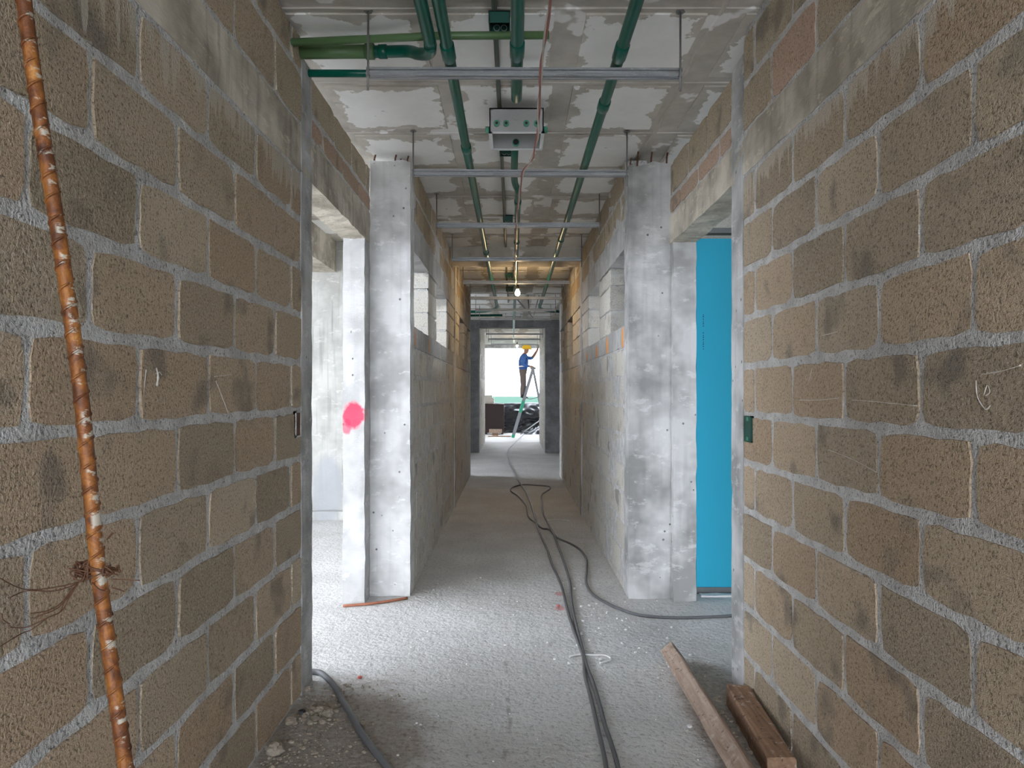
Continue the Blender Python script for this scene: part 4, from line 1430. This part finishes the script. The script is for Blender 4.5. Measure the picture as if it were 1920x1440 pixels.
# worker ----------------------------------------------------------------
def skin_body():
    PY = 21.30
    J = {}
    E = []

    def v(name, x, dy, z, r, r2=None):
        J[name] = (Vector((x, PY + dy, z)), (r, r2 or r))

    v('pelvis', .315, 0, 2.00, .135, .155)
    v('waist', .325, 0, 2.14, .140, .155)
    v('chest', .328, 0, 2.32, .145, .170)
    v('neckb', .36, 0, 2.475, .085, .110)
    v('neck', .39, 0, 2.54, .062)
    v('head0', .42, 0, 2.60, .085, .080)
    v('head1', .428, 0, 2.69, .105, .092)
    v('head2', .422, 0, 2.76, .066, .062)
    for s, nm in ((-1, 'a'), (1, 'b')):
        v('hip' + nm, .312, s * .085, 1.93, .108, .100)
        v('knee' + nm, .318 + .03 * (s > 0), s * .095, 1.58, .082)
        v('calf' + nm, .298 + .03 * (s > 0), s * .095, 1.45, .078)
        v('ankle' + nm, .285 + .05 * (s > 0), s * .095, 1.25, .058)
        v('heel' + nm, .265 + .05 * (s > 0), s * .095, 1.215, .036)
        v('toe' + nm, .42 + .05 * (s > 0), s * .105, 1.205, .028, .040)
        v('sho' + nm, .345, s * .185, 2.42, .072)
    # camera-side arm rests on the ladder cap
    v('elba', .295, -.245, 2.19, .056)
    v('wria', .520, -.17, 2.135, .040)
    v('handa', .60, -.15, 2.138, .026, .036)
    # far arm raised to the wall
    v('elbb', .60, .22, 2.40, .055)
    v('wrib', .735, .20, 2.61, .040)
    v('handb', .775, .19, 2.69, .026, .034)
    E += [('pelvis', 'waist'), ('waist', 'chest'), ('chest', 'neckb'), ('neckb', 'neck'), ('neck', 'head0'), ('head0', 'head1'), ('head1', 'head2')]
    for nm in 'ab':
        E += [('pelvis', 'hip' + nm), ('hip' + nm, 'knee' + nm), ('knee' + nm, 'calf' + nm), ('calf' + nm, 'ankle' + nm), ('ankle' + nm, 'heel' + nm), ('heel' + nm, 'toe' + nm),
              ('neckb', 'sho' + nm), ('sho' + nm, 'elb' + nm), ('elb' + nm, 'wri' + nm), ('wri' + nm, 'hand' + nm)]
    # fingers and thumbs
    for nm, base, dirv, side in (('a', J['handa'][0], Vector((.9, 0, -.35)), Vector((0, 1, 0))), ('b', J['handb'][0], Vector((.35, 0, .9)), Vector((0, 1, 0)))):
        for k in range(4):
            off = (k - 1.5) * .019
            ln = (.055, .066, .062, .048)[k]
            bd = dirv.normalized()
            crl = Vector((.15, 0, -.6)) if nm == 'a' else Vector((.7, 0, .2))
            p1 = base + bd * .035 + side * off
            p2 = p1 + bd * ln * .55
            p3 = p2 + (bd * .6 + crl * .7).normalized() * ln * .5
            J['f%s%d1' % (nm, k)] = (p1, (.010, .010))
            J['f%s%d2' % (nm, k)] = (p2, (.0085, .0085))
            J['f%s%d3' % (nm, k)] = (p3, (.007, .007))
            E += [('hand' + nm, 'f%s%d1' % (nm, k)), ('f%s%d1' % (nm, k), 'f%s%d2' % (nm, k)), ('f%s%d2' % (nm, k), 'f%s%d3' % (nm, k))]
        tside = -1 if nm == 'a' else 1
        t1 = base + Vector((.005, tside * -.035, .0)) + dirv.normalized() * .01
        t2 = t1 + Vector((0, tside * -.022, 0)) + dirv.normalized() * .03
        J['t%s1' % nm] = (t1, (.011, .011))
        J['t%s2' % nm] = (t2, (.009, .009))
        E += [('hand' + nm, 't%s1' % nm), ('t%s1' % nm, 't%s2' % nm)]
    names = list(J)
    me = bpy.data.meshes.new('body')
    me.from_pydata([J[n][0] for n in names], [(names.index(a), names.index(b)) for a, b in E], [])
    o = bpy.data.objects.new('body_tmp', me)
    COL.objects.link(o)
    md = o.modifiers.new('skin', 'SKIN')
    md.use_smooth_shade = True
    for i, n in enumerate(names):
        me.skin_vertices[0].data[i].radius = J[n][1]
        me.skin_vertices[0].data[i].use_root = (n == 'pelvis')
    ss = o.modifiers.new('sub', 'SUBSURF')
    ss.levels = ss.render_levels = 2
    bpy.context.view_layer.update()
    dg = bpy.context.evaluated_depsgraph_get()
    res = bpy.data.meshes.new_from_object(o.evaluated_get(dg))
    bpy.data.objects.remove(o)
    res.materials.clear()
    for m in ('skin', 'shirt', 'trousers', 'boot'):
        res.materials.append(M[m])
    for poly in res.polygons:
        c = poly.center
        poly.use_smooth = True
        if c.z < 1.29:
            k = 3
        elif c.z < 2.045 and c.x < .48:
            k = 2
        elif c.z > 2.515 and c.x < .56:
            k = 0
        elif c.x > .50 and c.z < 2.2:
            k = 0
        elif c.x > .60 and c.z > 2.42:
            k = 0
        else:
            k = 1
        poly.material_index = k
    return res


PR = thing('person', (.33, 21.3, 1.18), 'worker in blue shirt and yellow hard hat standing on the ladder', 'person')
put(link('body', skin_body()), PR)
# nose, ears sit on the head; helmet covers the top
bm = bmesh.new()
bmesh.ops.create_uvsphere(bm, u_segments=20, v_segments=12, radius=1)
bmesh.ops.delete(bm, geom=[v for v in bm.verts if v.co.z < -.15], context='VERTS')
for v in bm.verts:
    v.co = Vector((v.co.x * .145, v.co.y * .125, v.co.z * .140))
me = bpy.data.meshes.new('helmet')
bm.to_mesh(me)
bm.free()
me.polygons.foreach_set('use_smooth', [True] * len(me.polygons))
me.transform(Matrix.Translation((.424, 21.30, 2.685)))
hm = put(link('helmet', me, 'helmet'), PR)
br = [Vector((.434 + (.172 if math.cos(a * .31416) > 0 else .150) * math.cos(a * .31416), 21.30 + .130 * math.sin(a * .31416), 2.668)) for a in range(21)]
hb = link('brim', tube_mesh('brim', br, .010, 6, False), 'helmet')
put(hb, PR)
nz_ = put(link('nose', stone_mesh(.2, .018), 'skin'), PR)
nz_.data.transform(Matrix.Translation((.488, 21.3, 2.622)))
belt = [Vector((.325 + .142 * math.cos(a * .31416), 21.30 + .165 * math.sin(a * .31416), 2.15 + .015 * math.cos(a * .31416))) for a in range(21)]
put(link('belt', tube_mesh('belt', belt, .022, 6, False), 'reflect'), PR)
ab = [Vector((.318 + .05 * math.cos(a * .5236), 21.30 - .205 + .05 * math.sin(a * .5236), 2.30)) for a in range(13)]
put(link('sleeve_band', tube_mesh('band', ab, .012, 6, False), 'reflect'), PR)

# loose block over the corridor wall, behind the daylit column
lb = bpy.data.objects['loose_block']
tag(lb, 'broken pinkish block wedged under the slab behind the daylit column', 'block')
